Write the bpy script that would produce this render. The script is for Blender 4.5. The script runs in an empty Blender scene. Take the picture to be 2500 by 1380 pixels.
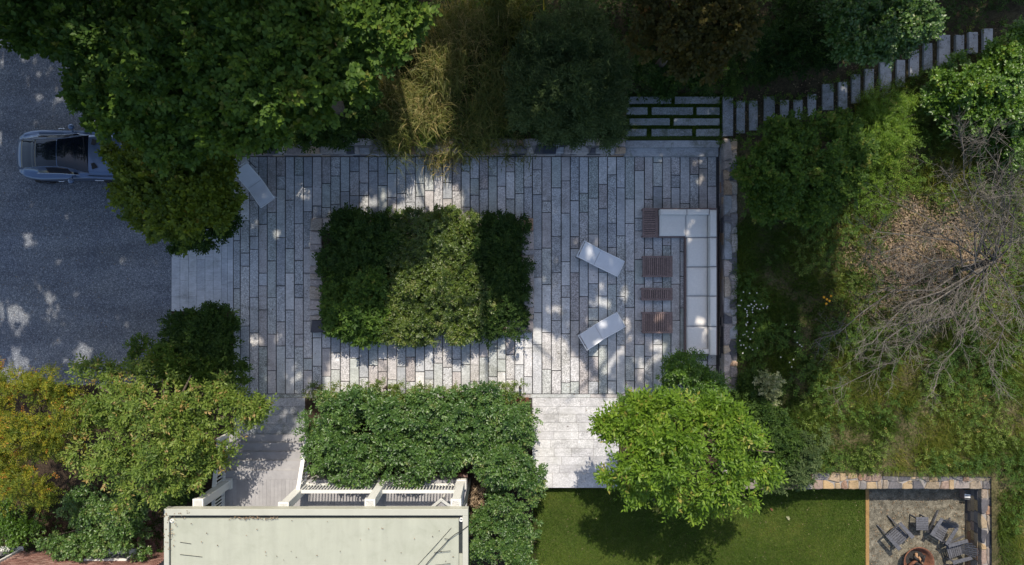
import bpy, math, random
import numpy as np
from mathutils import Vector, Matrix
random.seed(7)
RNG = np.random.default_rng(11)
SC = bpy.context.scene
COL = SC.collection
R = math.radians

# ---------------------------------------------------------------- camera, sky, sun, exposure
CAM_H = 27.0            # drone height above the patio, metres
PPM = 62.5              # photograph pixels per metre at patio level
SUN_EL = 52.0
SUN_AZ = 3.0           # degrees clockwise of the top of the photograph
cam_data = bpy.data.cameras.new('drone_camera')
cam = bpy.data.objects.new('drone_camera', cam_data)
COL.objects.link(cam)
cam.location = (0, 0, CAM_H)
cam.rotation_euler = (0, 0, 0)
cam_data.sensor_width = 36.0
cam_data.lens = 36.0 * CAM_H / (2500 / PPM)
cam_data.clip_end = 1000
SC.camera = cam

world = bpy.data.worlds.new('World')
SC.world = world
world.use_nodes = True
wn = world.node_tree
wn.nodes.clear()
w_out = wn.nodes.new('ShaderNodeOutputWorld')
w_bg = wn.nodes.new('ShaderNodeBackground')
w_sky = wn.nodes.new('ShaderNodeTexSky')
w_sky.sky_type = 'NISHITA'
w_sky.sun_disc = False
w_sky.sun_elevation = R(SUN_EL)
w_sky.sun_rotation = R(SUN_AZ)
w_sky.air_density = 1.0
w_sky.dust_density = 1.7
w_sky.ozone_density = 0.6
w_bg.inputs[1].default_value = 0.15
wn.links.new(w_sky.outputs[0], w_bg.inputs[0])
wn.links.new(w_bg.outputs[0], w_out.inputs[0])

sun_data = bpy.data.lights.new('sun', 'SUN')
sun_data.energy = 3.6
sun_data.angle = R(0.53)
sun_data.color = (1.0, 0.92, 0.80)
sun = bpy.data.objects.new('sun', sun_data)
COL.objects.link(sun)
sun.location = (0, 30, 40)
sun.rotation_euler = (-R(90 - SUN_EL), 0, -R(SUN_AZ))

SC.view_settings.view_transform = 'Standard'
SC.view_settings.look = 'None'
SC.view_settings.gamma = 1.0
SC.view_settings.use_curve_mapping = False
SC.view_settings.exposure = 0.68
SC.cycles.max_bounces = 6
SC.cycles.diffuse_bounces = 2
SC.cycles.glossy_bounces = 3
SC.cycles.transmission_bounces = 4
SC.cycles.transparent_max_bounces = 6

# ---------------------------------------------------------------- helpers
def W(px, py, z=0.0):
    """World point at height z seen at photograph pixel (px, py) by the straight-down camera."""
    s = (CAM_H - z) / CAM_H / PPM
    return Vector(((px - 1250) * s, (690 - py) * s, z))

def tag(o, label=None, category=None, group=None, kind=None):
    if label: o['label'] = label
    if category: o['category'] = category
    if group: o['group'] = group
    if kind: o['kind'] = kind
    return o

def empty(name, loc, label=None, category=None, group=None, kind=None, rz=0.0):
    o = bpy.data.objects.new(name, None)
    COL.objects.link(o)
    o.empty_display_size = 0.2
    o.location = loc
    o.rotation_euler = (0, 0, rz)
    return tag(o, label, category, group, kind)

def add_obj(name, me, parent=None, loc=None, rot=None):
    o = bpy.data.objects.new(name, me)
    COL.objects.link(o)
    if parent is not None: o.parent = parent
    if loc is not None: o.location = loc
    if rot is not None: o.rotation_euler = rot
    return o

class MB:
    """Collects geometry; build() links it as one mesh object."""
    def __init__(self):
        self.v, self.f, self.t, self.smooth = [], [], [], []
    def add(self, verts, faces, tint=0.5, smooth=False):
        b = len(self.v)
        self.v.extend([tuple(p) for p in verts])
        self.t.extend([tint] * len(verts))
        for f in faces:
            self.f.append(tuple(i + b for i in f))
            self.smooth.append(smooth)
        return self
    def box(self, c, s, rz=0.0, tint=0.5, M=None):
        x, y, z = s[0] / 2, s[1] / 2, s[2] / 2
        pts = [Vector((sx * x, sy * y, sz * z)) for sz in (-1, 1) for sx, sy in ((-1, -1), (1, -1), (1, 1), (-1, 1))]
        if M is None: M = Matrix.Translation(Vector(c)) @ Matrix.Rotation(rz, 4, 'Z')
        else: M = Matrix.Translation(Vector(c)) @ M
        return self.add([M @ p for p in pts], [(3, 2, 1, 0), (4, 5, 6, 7), (0, 1, 5, 4), (1, 2, 6, 5), (2, 3, 7, 6), (3, 0, 4, 7)], tint)
    def bar(self, a, b, w, h, tint=0.5):
        """Box-section bar from a to b, w wide (horizontal), h deep."""
        a, b = Vector(a), Vector(b)
        d = (b - a); L = d.length; d.normalize()
        side = d.cross(Vector((0, 0, 1)))
        if side.length < 1e-4: side = Vector((1, 0, 0))
        side.normalize(); up = side.cross(d)
        pts = [p + side * sx * w / 2 + up * sz * h / 2 for p in (a, b) for sx, sz in ((-1, -1), (1, -1), (1, 1), (-1, 1))]
        return self.add(pts, [(0, 1, 2, 3), (7, 6, 5, 4), (4, 5, 1, 0), (5, 6, 2, 1), (6, 7, 3, 2), (7, 4, 0, 3)], tint)
    def tube(self, pts, radii, n=6, tint=0.5, cap=True):
        pts = [Vector(p) for p in pts]
        rings = []
        ref = Vector((0.31, 0.17, 0.93)).normalized()
        for i, p in enumerate(pts):
            d = (pts[min(i + 1, len(pts) - 1)] - pts[max(i - 1, 0)])
            if d.length < 1e-6: d = Vector((0, 0, 1))
            d.normalize()
            u = d.cross(ref)
            if u.length < 1e-3: u = d.cross(Vector((1, 0, 0)))
            u.normalize(); v = d.cross(u)
            r = radii[i] if hasattr(radii, '__len__') else radii
            rings.append([p + (u * math.cos(2 * math.pi * k / n) + v * math.sin(2 * math.pi * k / n)) * r for k in range(n)])
        vs = [q for r_ in rings for q in r_]
        fs = []
        for i in range(len(pts) - 1):
            for k in range(n):
                a, b = i * n + k, i * n + (k + 1) % n
                fs.append((a, b, b + n, a + n))
        if cap:
            fs.append(tuple(range(n - 1, -1, -1)))
            fs.append(tuple(range((len(pts) - 1) * n, len(pts) * n)))
        return self.add(vs, fs, tint, smooth=n > 4)
    def lathe(self, c, prof, n=24, tint=0.5, smooth=True, close=False):
        """Revolve (r, z) profile round the z axis through c."""
        vs, fs = [], []
        for r, z in prof:
            for k in range(n):
                a = 2 * math.pi * k / n
                vs.append((c[0] + r * math.cos(a), c[1] + r * math.sin(a), c[2] + z))
        for i in range(len(prof) - 1):
            for k in range(n):
                a, b = i * n + k, i * n + (k + 1) % n
                fs.append((a, b, b + n, a + n))
        if close:
            fs.append(tuple(range((len(prof) - 1) * n, len(prof) * n)))
        return self.add(vs, fs, tint, smooth)
    def slab(self, poly, z0, z1, chamfer=0.012, tint=0.5, jz=0.0):
        """Prism on a ccw polygon with a chamfered top edge."""
        n = len(poly)
        cx = sum(p[0] for p in poly) / n; cy = sum(p[1] for p in poly) / n
        vs = [(p[0], p[1], z0) for p in poly]
        vs += [(p[0], p[1], z1 - chamfer) for p in poly]
        top = []
        for p in poly:
            d = math.hypot(p[0] - cx, p[1] - cy) or 1
            k = min(chamfer * 1.4 / d, 0.4)
            top.append((p[0] + (cx - p[0]) * k, p[1] + (cy - p[1]) * k, z1 + random.uniform(-jz, jz)))
        vs += top
        fs = []
        for i in range(n):
            j = (i + 1) % n
            fs.append((i, j, j + n, i + n)); fs.append((i + n, j + n, j + 2 * n, i + 2 * n))
        fs.append(tuple(range(2 * n, 3 * n)))
        return self.add(vs, fs, tint)
    def mesh(self, name, mat, origin=(0, 0, 0)):
        me = bpy.data.meshes.new(name)
        ox, oy, oz = origin
        me.from_pydata([(x - ox, y - oy, z - oz) for x, y, z in self.v], [], self.f)
        me.polygons.foreach_set('use_smooth', self.smooth)
        at = me.attributes.new('tint', 'FLOAT', 'POINT')
        at.data.foreach_set('value', self.t)
        if mat is not None: me.materials.append(mat)
        me.update()
        return me
    def build(self, name, mat, parent=None, world=True):
        """world=True: the collected points are world points and the parent (if any) is an unrotated object."""
        if parent is not None and world:
            p, loc = parent, Vector((0, 0, 0))
            while p is not None: loc += p.location; p = p.parent
            return add_obj(name, self.mesh(name, mat, loc), parent)
        return add_obj(name, self.mesh(name, mat), parent)

def bevel(o, width=0.01, seg=2):
    m = o.modifiers.new('bevel', 'BEVEL'); m.width = width; m.segments = seg; m.limit_method = 'ANGLE'
    return o

def rect(x0, y0, x1, y1): return [(x0, y0), (x1, y0), (x1, y1), (x0, y1)]

def quads_mesh(name, V, F3, tint, mat):
    """Fast triangle mesh from numpy arrays: V (n,3), F3 (m,3), tint (n)."""
    me = bpy.data.meshes.new(name)
    me.vertices.add(len(V)); me.vertices.foreach_set('co', np.ascontiguousarray(V, dtype=np.float32).ravel())
    m = len(F3)
    me.loops.add(m * 3); me.loops.foreach_set('vertex_index', np.ascontiguousarray(F3, dtype=np.int32).ravel())
    me.polygons.add(m); me.polygons.foreach_set('loop_start', np.arange(0, m * 3, 3, dtype=np.int32))
    at = me.attributes.new('tint', 'FLOAT', 'POINT'); at.data.foreach_set('value', np.ascontiguousarray(tint, dtype=np.float32))
    me.materials.append(mat)
    me.update(calc_edges=True)
    return me

def unit(a): return a / np.maximum(np.linalg.norm(a, axis=1, keepdims=True), 1e-6)

def leaves_arrays(P, D, N, L, Wd, tint, fold=0.25):
    """Folded diamond leaves. P base, D direction, N normal, L length, Wd width (arrays)."""
    D = unit(D); S = unit(np.cross(D, N)); N = np.cross(S, D)
    L = L[:, None]; Wd = Wd[:, None]
    mid = P + D * L * 0.45
    V = np.stack([P, mid + S * Wd * 0.5 + N * Wd * fold, P + D * L, mid - S * Wd * 0.5 + N * Wd * fold], 1).reshape(-1, 3)
    n = len(P); b = np.arange(n)[:, None] * 4
    F = np.concatenate([b + np.array([[0, 2, 1]]), b + np.array([[0, 3, 2]])], 1).reshape(-1, 3)
    return V, F, np.repeat(tint, 4)

def noise2(x, y, seed=0, scale=1.0):
    """Cheap smooth value noise in 0..1 for numpy arrays."""
    x = np.asarray(x, float) * scale + seed * 17.31; y = np.asarray(y, float) * scale + seed * 5.77
    xi, yi = np.floor(x), np.floor(y); fx, fy = x - xi, y - yi
    fx = fx * fx * (3 - 2 * fx); fy = fy * fy * (3 - 2 * fy)
    def h(a, b):
        v = np.sin(a * 127.1 + b * 311.7 + seed * 74.7) * 43758.5453
        return v - np.floor(v)
    return (h(xi, yi) * (1 - fx) + h(xi + 1, yi) * fx) * (1 - fy) + (h(xi, yi + 1) * (1 - fx) + h(xi + 1, yi + 1) * fx) * fy

def in_poly(x, y, poly):
    x = np.asarray(x, float); y = np.asarray(y, float)
    c = np.zeros(x.shape, bool)
    n = len(poly)
    for i in range(n):
        x0, y0 = poly[i]; x1, y1 = poly[i - 1]
        if y0 == y1: continue
        cond = ((y0 > y) != (y1 > y)) & (x < (x1 - x0) * (y - y0) / (y1 - y0) + x0)
        c ^= cond
    return c

# ---------------------------------------------------------------- materials
def nodes_of(m):
    m.use_nodes = True
    nt = m.node_tree; nt.nodes.clear()
    out = nt.nodes.new('ShaderNodeOutputMaterial')
    return nt, nt.nodes.new, nt.links.new, out

def ramp(nt, fac, stops, mode='LINEAR'):
    r = nt.nodes.new('ShaderNodeValToRGB')
    r.color_ramp.interpolation = mode
    el = r.color_ramp.elements
    while len(el) < len(stops): el.new(0.5)
    for e, (p, c) in zip(el, stops):
        e.position = p; e.color = (c[0], c[1], c[2], 1) if hasattr(c, '__len__') else (c, c, c, 1)
    if fac is not None: nt.links.new(fac, r.inputs[0])
    return r.outputs[0]

def noise_node(nt, scale, detail=4, rough=0.6, coord=None, dist=0.0):
    n = nt.nodes.new('ShaderNodeTexNoise')
    n.inputs['Scale'].default_value = scale; n.inputs['Detail'].default_value = detail
    n.inputs['Roughness'].default_value = rough; n.inputs['Distortion'].default_value = dist
    if coord is not None: nt.links.new(coord, n.inputs['Vector'])
    return n.outputs[0]

def mixc(nt, fac, a, b, mode='MIX'):
    m = nt.nodes.new('ShaderNodeMix'); m.data_type = 'RGBA'; m.blend_type = mode
    for s, v in ((m.inputs[0], fac), (m.inputs[6], a), (m.inputs[7], b)):
        if hasattr(v, 'links') or hasattr(v, 'is_linked'): nt.links.new(v, s)
        elif hasattr(v, '__len__'): s.default_value = (v[0], v[1], v[2], 1)
        else: s.default_value = v
    return m.outputs[2]

def principled(nt, out, color, rough=0.7, spec=0.3, bump=None, bump_s=0.3, bump_d=0.01, metal=0.0, coat=0.0):
    p = nt.nodes.new('ShaderNodeBsdfPrincipled')
    if hasattr(color, 'is_linked'): nt.links.new(color, p.inputs['Base Color'])
    else: p.inputs['Base Color'].default_value = (*color, 1)
    if hasattr(rough, 'is_linked'): nt.links.new(rough, p.inputs['Roughness'])
    else: p.inputs['Roughness'].default_value = rough
    p.inputs['Specular IOR Level'].default_value = spec
    p.inputs['Metallic'].default_value = metal
    p.inputs['Coat Weight'].default_value = coat
    if bump is not None:
        b = nt.nodes.new('ShaderNodeBump'); b.inputs['Strength'].default_value = bump_s; b.inputs['Distance'].default_value = bump_d
        nt.links.new(bump, b.inputs['Height']); nt.links.new(b.outputs[0], p.inputs['Normal'])
    nt.links.new(p.outputs[0], out.inputs[0])
    return p

def pos_node(nt): return nt.nodes.new('ShaderNodeNewGeometry').outputs['Position']
def tint_node(nt):
    a = nt.nodes.new('ShaderNodeAttribute'); a.attribute_name = 'tint'
    return a.outputs['Fac']

def mat_plain(name, c, rough=0.6, spec=0.3, var=0.12, scale=6.0, metal=0.0, coat=0.0, bump=0.0):
    m = bpy.data.materials.new(name); nt, N, Lk, out = nodes_of(m)
    pos = pos_node(nt)
    n = noise_node(nt, scale, 5, 0.65, pos)
    n2 = noise_node(nt, scale * 9, 3, 0.6, pos)
    lo = tuple(x * (1 - var) for x in c); hi = tuple(min(1, x * (1 + var)) for x in c)
    col = ramp(nt, n, [(0.3, lo), (0.7, hi)])
    t = tint_node(nt)
    col = mixc(nt, 0.5, col, ramp(nt, t, [(0, 1 - var), (1, 1 + var)]), 'MULTIPLY') if var > 0.02 else col
    principled(nt, out, col, rough, spec, n2 if bump else None, bump, 0.006, metal, coat)
    return m

def mat_stone(name, stops, speck=0.35, speck_scale=28.0, rough=0.85, bump=0.5, vein=True, spec=0.25, moss=0.0):
    """Split stone: per-piece colour from the tint attribute, clouded, speckled, with scattered flamed pits."""
    m = bpy.data.materials.new(name); nt, N, Lk, out = nodes_of(m)
    pos = pos_node(nt); t = tint_node(nt)
    base = ramp(nt, t, stops)
    cl = noise_node(nt, 1.7, 5, 0.65, pos, 0.6)
    base = mixc(nt, 1.0, base, ramp(nt, cl, [(0.25, 0.78), (0.5, 1.0), (0.75, 1.14)]), 'MULTIPLY')
    sp = noise_node(nt, speck_scale, 3, 0.75, pos)
    amt = N('ShaderNodeMath'); amt.operation = 'FRACT'
    mul = N('ShaderNodeMath'); mul.operation = 'MULTIPLY'; mul.inputs[1].default_value = 7.31
    Lk(t, mul.inputs[0]); Lk(mul.outputs[0], amt.inputs[0])
    amt2 = N('ShaderNodeMath'); amt2.operation = 'MULTIPLY_ADD'; amt2.inputs[1].default_value = speck; amt2.inputs[2].default_value = speck * 0.35
    Lk(amt.outputs[0], amt2.inputs[0])
    base = mixc(nt, amt2.outputs[0], base, ramp(nt, sp, [(0.38, 0.22), (0.5, 0.62), (0.62, 1.3)]), 'MULTIPLY')
    if vein:
        mp = N('ShaderNodeMapping'); mp.inputs['Rotation'].default_value = (0, 0, 0.6); mp.inputs['Scale'].default_value = (1, 4.5, 1)
        Lk(pos, mp.inputs[0])
        vn = noise_node(nt, 3.2, 6, 0.7, mp.outputs[0], 1.5)
        base = mixc(nt, 0.5, base, ramp(nt, vn, [(0.35, 0.72), (0.5, 1.0), (0.66, 1.25)]), 'MULTIPLY')
    st = noise_node(nt, 0.55, 6, 0.68, pos, 0.8)
    base = mixc(nt, 0.8, base, ramp(nt, st, [(0.33, (0.66, 0.66, 0.62)), (0.47, (1.0, 1.0, 1.0)), (0.7, (1.06, 1.05, 1.04))]), 'MULTIPLY')
    if moss > 0:
        mo = noise_node(nt, 2.3, 7, 0.72, pos, 0.5)
        mf = N('ShaderNodeMath'); mf.operation = 'MULTIPLY'; mf.inputs[1].default_value = moss
        mr = ramp(nt, mo, [(0.52, 0.0), (0.66, 1.0)]); Lk(mr, mf.inputs[0])
        base = mixc(nt, mf.outputs[0], base, (0.075, 0.085, 0.04))
    h = noise_node(nt, 22.0, 6, 0.7, pos)
    principled(nt, out, base, rough, spec, h, bump, 0.02)
    return m

def mat_leaf(name, stops, rough=0.5, spec=0.22, transl=0.35, gloss_tint=None):
    """Leaf: hue varies leaf by leaf and sprig by sprig (tint attribute); thin, so light passes through."""
    m = bpy.data.materials.new(name); nt, N, Lk, out = nodes_of(m)
    col = ramp(nt, tint_node(nt), stops)
    p = N('ShaderNodeBsdfPrincipled'); Lk(col, p.inputs['Base Color'])
    p.inputs['Roughness'].default_value = rough; p.inputs['Specular IOR Level'].default_value = spec
    tr = N('ShaderNodeBsdfTranslucent')
    tc = mixc(nt, 1.0, col, (1.5, 1.35, 0.5), 'MULTIPLY'); Lk(tc, tr.inputs[0])
    mx = N('ShaderNodeMixShader'); mx.inputs[0].default_value = transl
    Lk(p.outputs[0], mx.inputs[1]); Lk(tr.outputs[0], mx.inputs[2]); Lk(mx.outputs[0], out.inputs[0])
    return m

M = {}
M['slab'] = mat_stone('granite_paving', [(0.0, (0.33, 0.34, 0.35)), (0.22, (0.50, 0.50, 0.50)), (0.42, (0.40, 0.42, 0.39)), (0.62, (0.57, 0.555, 0.545)), (0.8, (0.40, 0.365, 0.35)), (1.0, (0.60, 0.59, 0.57))], 0.55, 24)
M['flag'] = mat_stone('pale_flagstone', [(0.0, (0.42, 0.41, 0.41)), (0.5, (0.50, 0.49, 0.485)), (1.0, (0.55, 0.54, 0.525))], 0.34, 20)
M['landing'] = mat_stone('smooth_landing_stone', [(0.0, (0.42, 0.43, 0.45)), (1.0, (0.50, 0.505, 0.515))], 0.14, 22)
M['tread'] = mat_stone('bluestone_tread', [(0.0, (0.29, 0.31, 0.325)), (1.0, (0.44, 0.44, 0.45))], 0.38, 24, moss=0.55)
M['wallstone'] = mat_stone('grey_fieldstone', [(0.0, (0.07, 0.07, 0.08)), (0.14, (0.16, 0.15, 0.16)), (0.3, (0.40, 0.34, 0.31)), (0.5, (0.47, 0.41, 0.37)), (0.7, (0.34, 0.34, 0.35)), (0.85, (0.48, 0.37, 0.26)), (1.0, (0.34, 0.19, 0.12))], 0.35, 18, bump=0.8)
M['tanstone'] = mat_stone('tan_fieldstone', [(0.0, (0.06, 0.06, 0.07)), (0.2, (0.20, 0.18, 0.17)), (0.45, (0.30, 0.23, 0.15)), (0.7, (0.36, 0.25, 0.13)), (0.85, (0.24, 0.21, 0.19)), (1.0, (0.28, 0.15, 0.08))], 0.35, 18, bump=0.8)
M['mortar'] = mat_plain('lime_mortar', (0.24, 0.22, 0.20), 0.95, 0.1, 0.25, 5, bump=0.6)
M['joint'] = mat_plain('dark_gravel_joint', (0.055, 0.053, 0.052), 0.95, 0.1, 0.6, 30, bump=0.6)
M['soil'] = mat_plain('bark_mulch', (0.045, 0.032, 0.022), 0.95, 0.1, 0.5, 9, bump=1.0)
M['brick'] = mat_stone('red_brick', [(0.0, (0.15, 0.075, 0.06)), (0.5, (0.24, 0.125, 0.10)), (1.0, (0.33, 0.21, 0.17))], 0.3, 30, vein=False)
M['white'] = mat_plain('white_paint', (0.62, 0.61, 0.56), 0.5, 0.35, 0.04, 2)
def mat_roof():
    m = bpy.data.materials.new('cream_roof_membrane'); nt, N, Lk, out = nodes_of(m)
    pos = pos_node(nt)
    mp = N('ShaderNodeMapping'); mp.inputs['Scale'].default_value = (3.5, 0.35, 1); Lk(pos, mp.inputs[0])
    a = noise_node(nt, 1.0, 5, 0.6, mp.outputs[0]); b = noise_node(nt, 1.4, 6, 0.7, pos, 0.4); c = noise_node(nt, 16, 3, 0.6, pos)
    col = mixc(nt, 1.0, (0.335, 0.34, 0.268), ramp(nt, a, [(0.3, 0.93), (0.55, 1.0), (0.7, 1.05)]), 'MULTIPLY')
    col = mixc(nt, 1.0, col, ramp(nt, b, [(0.25, (0.86, 0.87, 0.84)), (0.5, (1.0, 1.0, 1.0)), (0.8, (1.05, 1.05, 1.03))]), 'MULTIPLY')
    col = mixc(nt, 0.5, col, ramp(nt, c, [(0.22, 0.72), (0.32, 1.0)]), 'MULTIPLY')
    principled(nt, out, col, 0.6, 0.25, c, 0.15, 0.004)
    return m
M['roofwhite'] = mat_roof()
M['trimteal'] = mat_plain('weathered_roof_edge', (0.37, 0.365, 0.30), 0.55, 0.3, 0.05, 2)
M['deck'] = mat_plain('grey_deck_paint', (0.32, 0.31, 0.31), 0.6, 0.3, 0.12, 3, bump=0.2)
M['dark'] = mat_plain('dark_gutter', (0.03, 0.035, 0.035), 0.6, 0.3, 0.2, 4)
M['black'] = mat_plain('black_rubber', (0.015, 0.015, 0.016), 0.7, 0.3, 0.1, 4)
M['bark'] = mat_plain('brown_bark', (0.10, 0.08, 0.06), 0.9, 0.1, 0.4, 12, bump=1.0)
M['paletwig'] = mat_plain('pale_dead_bark', (0.125, 0.112, 0.096), 0.85, 0.15, 0.35, 10, bump=0.6)
M['cushion'] = mat_plain('white_canvas', (0.68, 0.64, 0.585), 0.9, 0.1, 0.05, 14, bump=0.25)
M['piping'] = mat_plain('grey_piping', (0.36, 0.35, 0.35), 0.9, 0.1, 0.05, 14)
M['sling'] = mat_plain('white_sling_mesh', (0.58, 0.59, 0.61), 0.8, 0.2, 0.05, 3, bump=0.1)
M['alu'] = mat_plain('white_metal', (0.72, 0.72, 0.73), 0.4, 0.5, 0.04, 4)
M['teak'] = mat_plain('brown_teak', (0.20, 0.14, 0.125), 0.7, 0.25, 0.3, 16, bump=0.3)
M['greywood'] = mat_plain('weathered_grey_wood', (0.075, 0.076, 0.084), 0.7, 0.3, 0.4, 14, bump=0.4)
M['darkmetal'] = mat_plain('dark_metal', (0.04, 0.04, 0.045), 0.45, 0.5, 0.2, 6)
M['rust'] = mat_plain('rusty_steel', (0.13, 0.055, 0.030), 0.8, 0.3, 0.45, 9, bump=0.5)
M['log'] = mat_plain('split_firewood', (0.30, 0.18, 0.10), 0.9, 0.1, 0.5, 12, bump=0.6)
M['char'] = mat_plain('charred_wood', (0.03, 0.028, 0.027), 0.95, 0.1, 0.4, 12, bump=0.6)
M['edging'] = mat_plain('timber_edging', (0.24, 0.145, 0.055), 0.8, 0.2, 0.25, 7, bump=0.3)
M['paint'] = mat_plain('grey_blue_car_paint', (0.082, 0.12, 0.195), 0.3, 0.5, 0.0, 1, metal=0.55, coat=0.4)
M['glass'] = mat_plain('dark_car_glass', (0.004, 0.006, 0.011), 0.03, 0.55, 0.0, 1)
M['chrome'] = mat_plain('bright_chrome', (0.75, 0.76, 0.78), 0.15, 0.6, 0.0, 1, metal=1.0)
M['lamp_red'] = mat_plain('red_tail_lamp', (0.25, 0.01, 0.01), 0.2, 0.6, 0.0, 1)
M['lamp_clear'] = mat_plain('clear_headlamp', (0.5, 0.52, 0.55), 0.1, 0.8, 0.0, 1)

def leafset(name, dark, mid, light, extra=None, **k):
    st = [(0.0, dark), (0.5, mid), (0.88, light), (1.0, extra or light)]
    M[name] = mat_leaf(name, st, **k)
leafset('leaf_maple', (0.038, 0.080, 0.015), (0.068, 0.125, 0.020), (0.115, 0.185, 0.025), (0.18, 0.19, 0.04), spec=0.16)
leafset('leaf_gold', (0.060, 0.098, 0.012), (0.115, 0.160, 0.016), (0.185, 0.225, 0.02), (0.25, 0.20, 0.03))
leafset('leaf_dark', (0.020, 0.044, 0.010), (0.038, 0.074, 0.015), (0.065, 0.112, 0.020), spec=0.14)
leafset('leaf_hedge', (0.044, 0.076, 0.014), (0.083, 0.127, 0.021), (0.138, 0.190, 0.029), (0.196, 0.196, 0.069), rough=0.38, spec=0.45)
leafset('leaf_laurel', (0.033, 0.075, 0.016), (0.065, 0.128, 0.027), (0.119, 0.200, 0.043), (0.163, 0.188, 0.062), rough=0.38, spec=0.42, transl=0.25)
leafset('leaf_lime', (0.075, 0.145, 0.014), (0.130, 0.222, 0.021), (0.205, 0.295, 0.036), (0.29, 0.27, 0.06), rough=0.4, transl=0.4)
leafset('leaf_olive', (0.085, 0.137, 0.026), (0.137, 0.202, 0.033), (0.208, 0.260, 0.052), (0.312, 0.221, 0.078), rough=0.4, transl=0.38)
leafset('leaf_yellow', (0.075, 0.115, 0.012), (0.175, 0.195, 0.016), (0.30, 0.26, 0.02), (0.34, 0.15, 0.022), rough=0.45, transl=0.4)
leafset('leaf_willow', (0.035, 0.060, 0.020), (0.062, 0.096, 0.032), (0.11, 0.15, 0.055), spec=0.14)
leafset('leaf_bright', (0.050, 0.110, 0.014), (0.090, 0.175, 0.020), (0.15, 0.25, 0.03), (0.21, 0.25, 0.03), rough=0.38, spec=0.45)
leafset('leaf_pale', (0.10, 0.13, 0.05), (0.22, 0.25, 0.11), (0.40, 0.40, 0.24))
leafset('leaf_grass', (0.072, 0.098, 0.023), (0.137, 0.163, 0.031), (0.312, 0.260, 0.091), (0.468, 0.364, 0.156))
leafset('leaf_lawn', (0.052, 0.102, 0.014), (0.090, 0.152, 0.022), (0.150, 0.200, 0.036), (0.22, 0.20, 0.06), spec=0.12)
leafset('leaf_meadow', (0.042, 0.080, 0.012), (0.098, 0.142, 0.020), (0.20, 0.195, 0.036), (0.36, 0.28, 0.10), spec=0.2)
leafset('leaf_litter', (0.11, 0.075, 0.045), (0.25, 0.18, 0.115), (0.40, 0.31, 0.21), (0.32, 0.29, 0.08), transl=0.1, spec=0.1)
leafset('leaf_rusty', (0.05, 0.05, 0.014), (0.085, 0.075, 0.02), (0.13, 0.09, 0.025), (0.18, 0.08, 0.02), spec=0.14)
leafset('petal_white', (0.5, 0.5, 0.42), (0.56, 0.56, 0.5), (0.6, 0.58, 0.5), transl=0.1, spec=0.1)
leafset('petal_orange', (0.55, 0.25, 0.02), (0.65, 0.3, 0.02), (0.7, 0.35, 0.03), transl=0.1, spec=0.1)
# ---------------------------------------------------------------- ground, drive, lawn, banks
def mat_ground(name, stops, scale, fine, bump=0.8, big=0.4):
    m = bpy.data.materials.new(name); nt, N, Lk, out = nodes_of(m)
    pos = pos_node(nt)
    a = noise_node(nt, scale, 6, 0.7, pos, 0.5)
    col = ramp(nt, a, stops)
    b = noise_node(nt, fine, 3, 0.7, pos)
    col = mixc(nt, 0.9, col, ramp(nt, b, [(0.3, 0.45), (0.5, 1.0), (0.7, 1.7)]), 'MULTIPLY')
    c = noise_node(nt, big, 3, 0.5, pos)
    col = mixc(nt, 0.8, col, ramp(nt, c, [(0.3, 0.8), (0.7, 1.2)]), 'MULTIPLY')
    principled(nt, out, col, 0.95, 0.12, b, bump, 0.03)
    return m
M['ground'] = mat_ground('woodland_soil', [(0.3, (0.035, 0.028, 0.018)), (0.6, (0.065, 0.055, 0.030)), (0.8, (0.05, 0.07, 0.02))], 1.2, 14)
M['meadow'] = mat_ground('meadow_soil', [(0.3, (0.04, 0.042, 0.016)), (0.5, (0.085, 0.072, 0.036)), (0.75, (0.055, 0.075, 0.02))], 1.0, 16)
M['lawn'] = mat_ground('lawn_thatch', [(0.3, (0.035, 0.055, 0.012)), (0.7, (0.07, 0.085, 0.02))], 1.5, 25)
M['gravel'] = mat_ground('shade_mottled_gravel', [(0.28, (0.05, 0.046, 0.034)), (0.5, (0.125, 0.113, 0.085)), (0.72, (0.25, 0.225, 0.17))], 4.0, 30, big=1.3)  # tones lowered and mottled to carry dappled shade in the colour

def mat_drive():
    m = bpy.data.materials.new('chip_seal_drive'); nt, N, Lk, out = nodes_of(m)
    pos = pos_node(nt)
    v = N('ShaderNodeTexVoronoi'); v.inputs['Scale'].default_value = 33; Lk(pos, v.inputs['Vector'])
    sep = N('ShaderNodeSeparateColor'); Lk(v.outputs['Color'], sep.inputs[0])
    col = ramp(nt, sep.outputs[0], [(0.0, (0.072, 0.080, 0.095)), (0.45, (0.120, 0.130, 0.150)), (0.85, (0.165, 0.178, 0.20)), (1.0, (0.28, 0.29, 0.305))])
    mp = N('ShaderNodeMapping'); mp.inputs['Scale'].default_value = (0.22, 1.1, 1); Lk(pos, mp.inputs[0])
    c = noise_node(nt, 0.8, 5, 0.6, mp.outputs[0], 0.6)
    col = mixc(nt, 1.0, col, ramp(nt, c, [(0.28, 0.72), (0.5, 1.0), (0.72, 1.28)]), 'MULTIPLY')
    c2 = noise_node(nt, 0.6, 6, 0.65, pos, 0.3)
    col = mixc(nt, 1.0, col, ramp(nt, c2, [(0.3, (0.85, 0.86, 0.9)), (0.7, (1.15, 1.12, 1.05))]), 'MULTIPLY')
    principled(nt, out, col, 0.85, 0.25, v.outputs['Distance'], 0.6, 0.015)
    return m
M['drive'] = mat_drive()

def sheet(name, poly, z, mat):
    mb = MB(); mb.add([(x, y, z) for x, y in poly], [tuple(range(len(poly)))])
    return tag(mb.build(name, mat), kind='structure')

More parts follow.
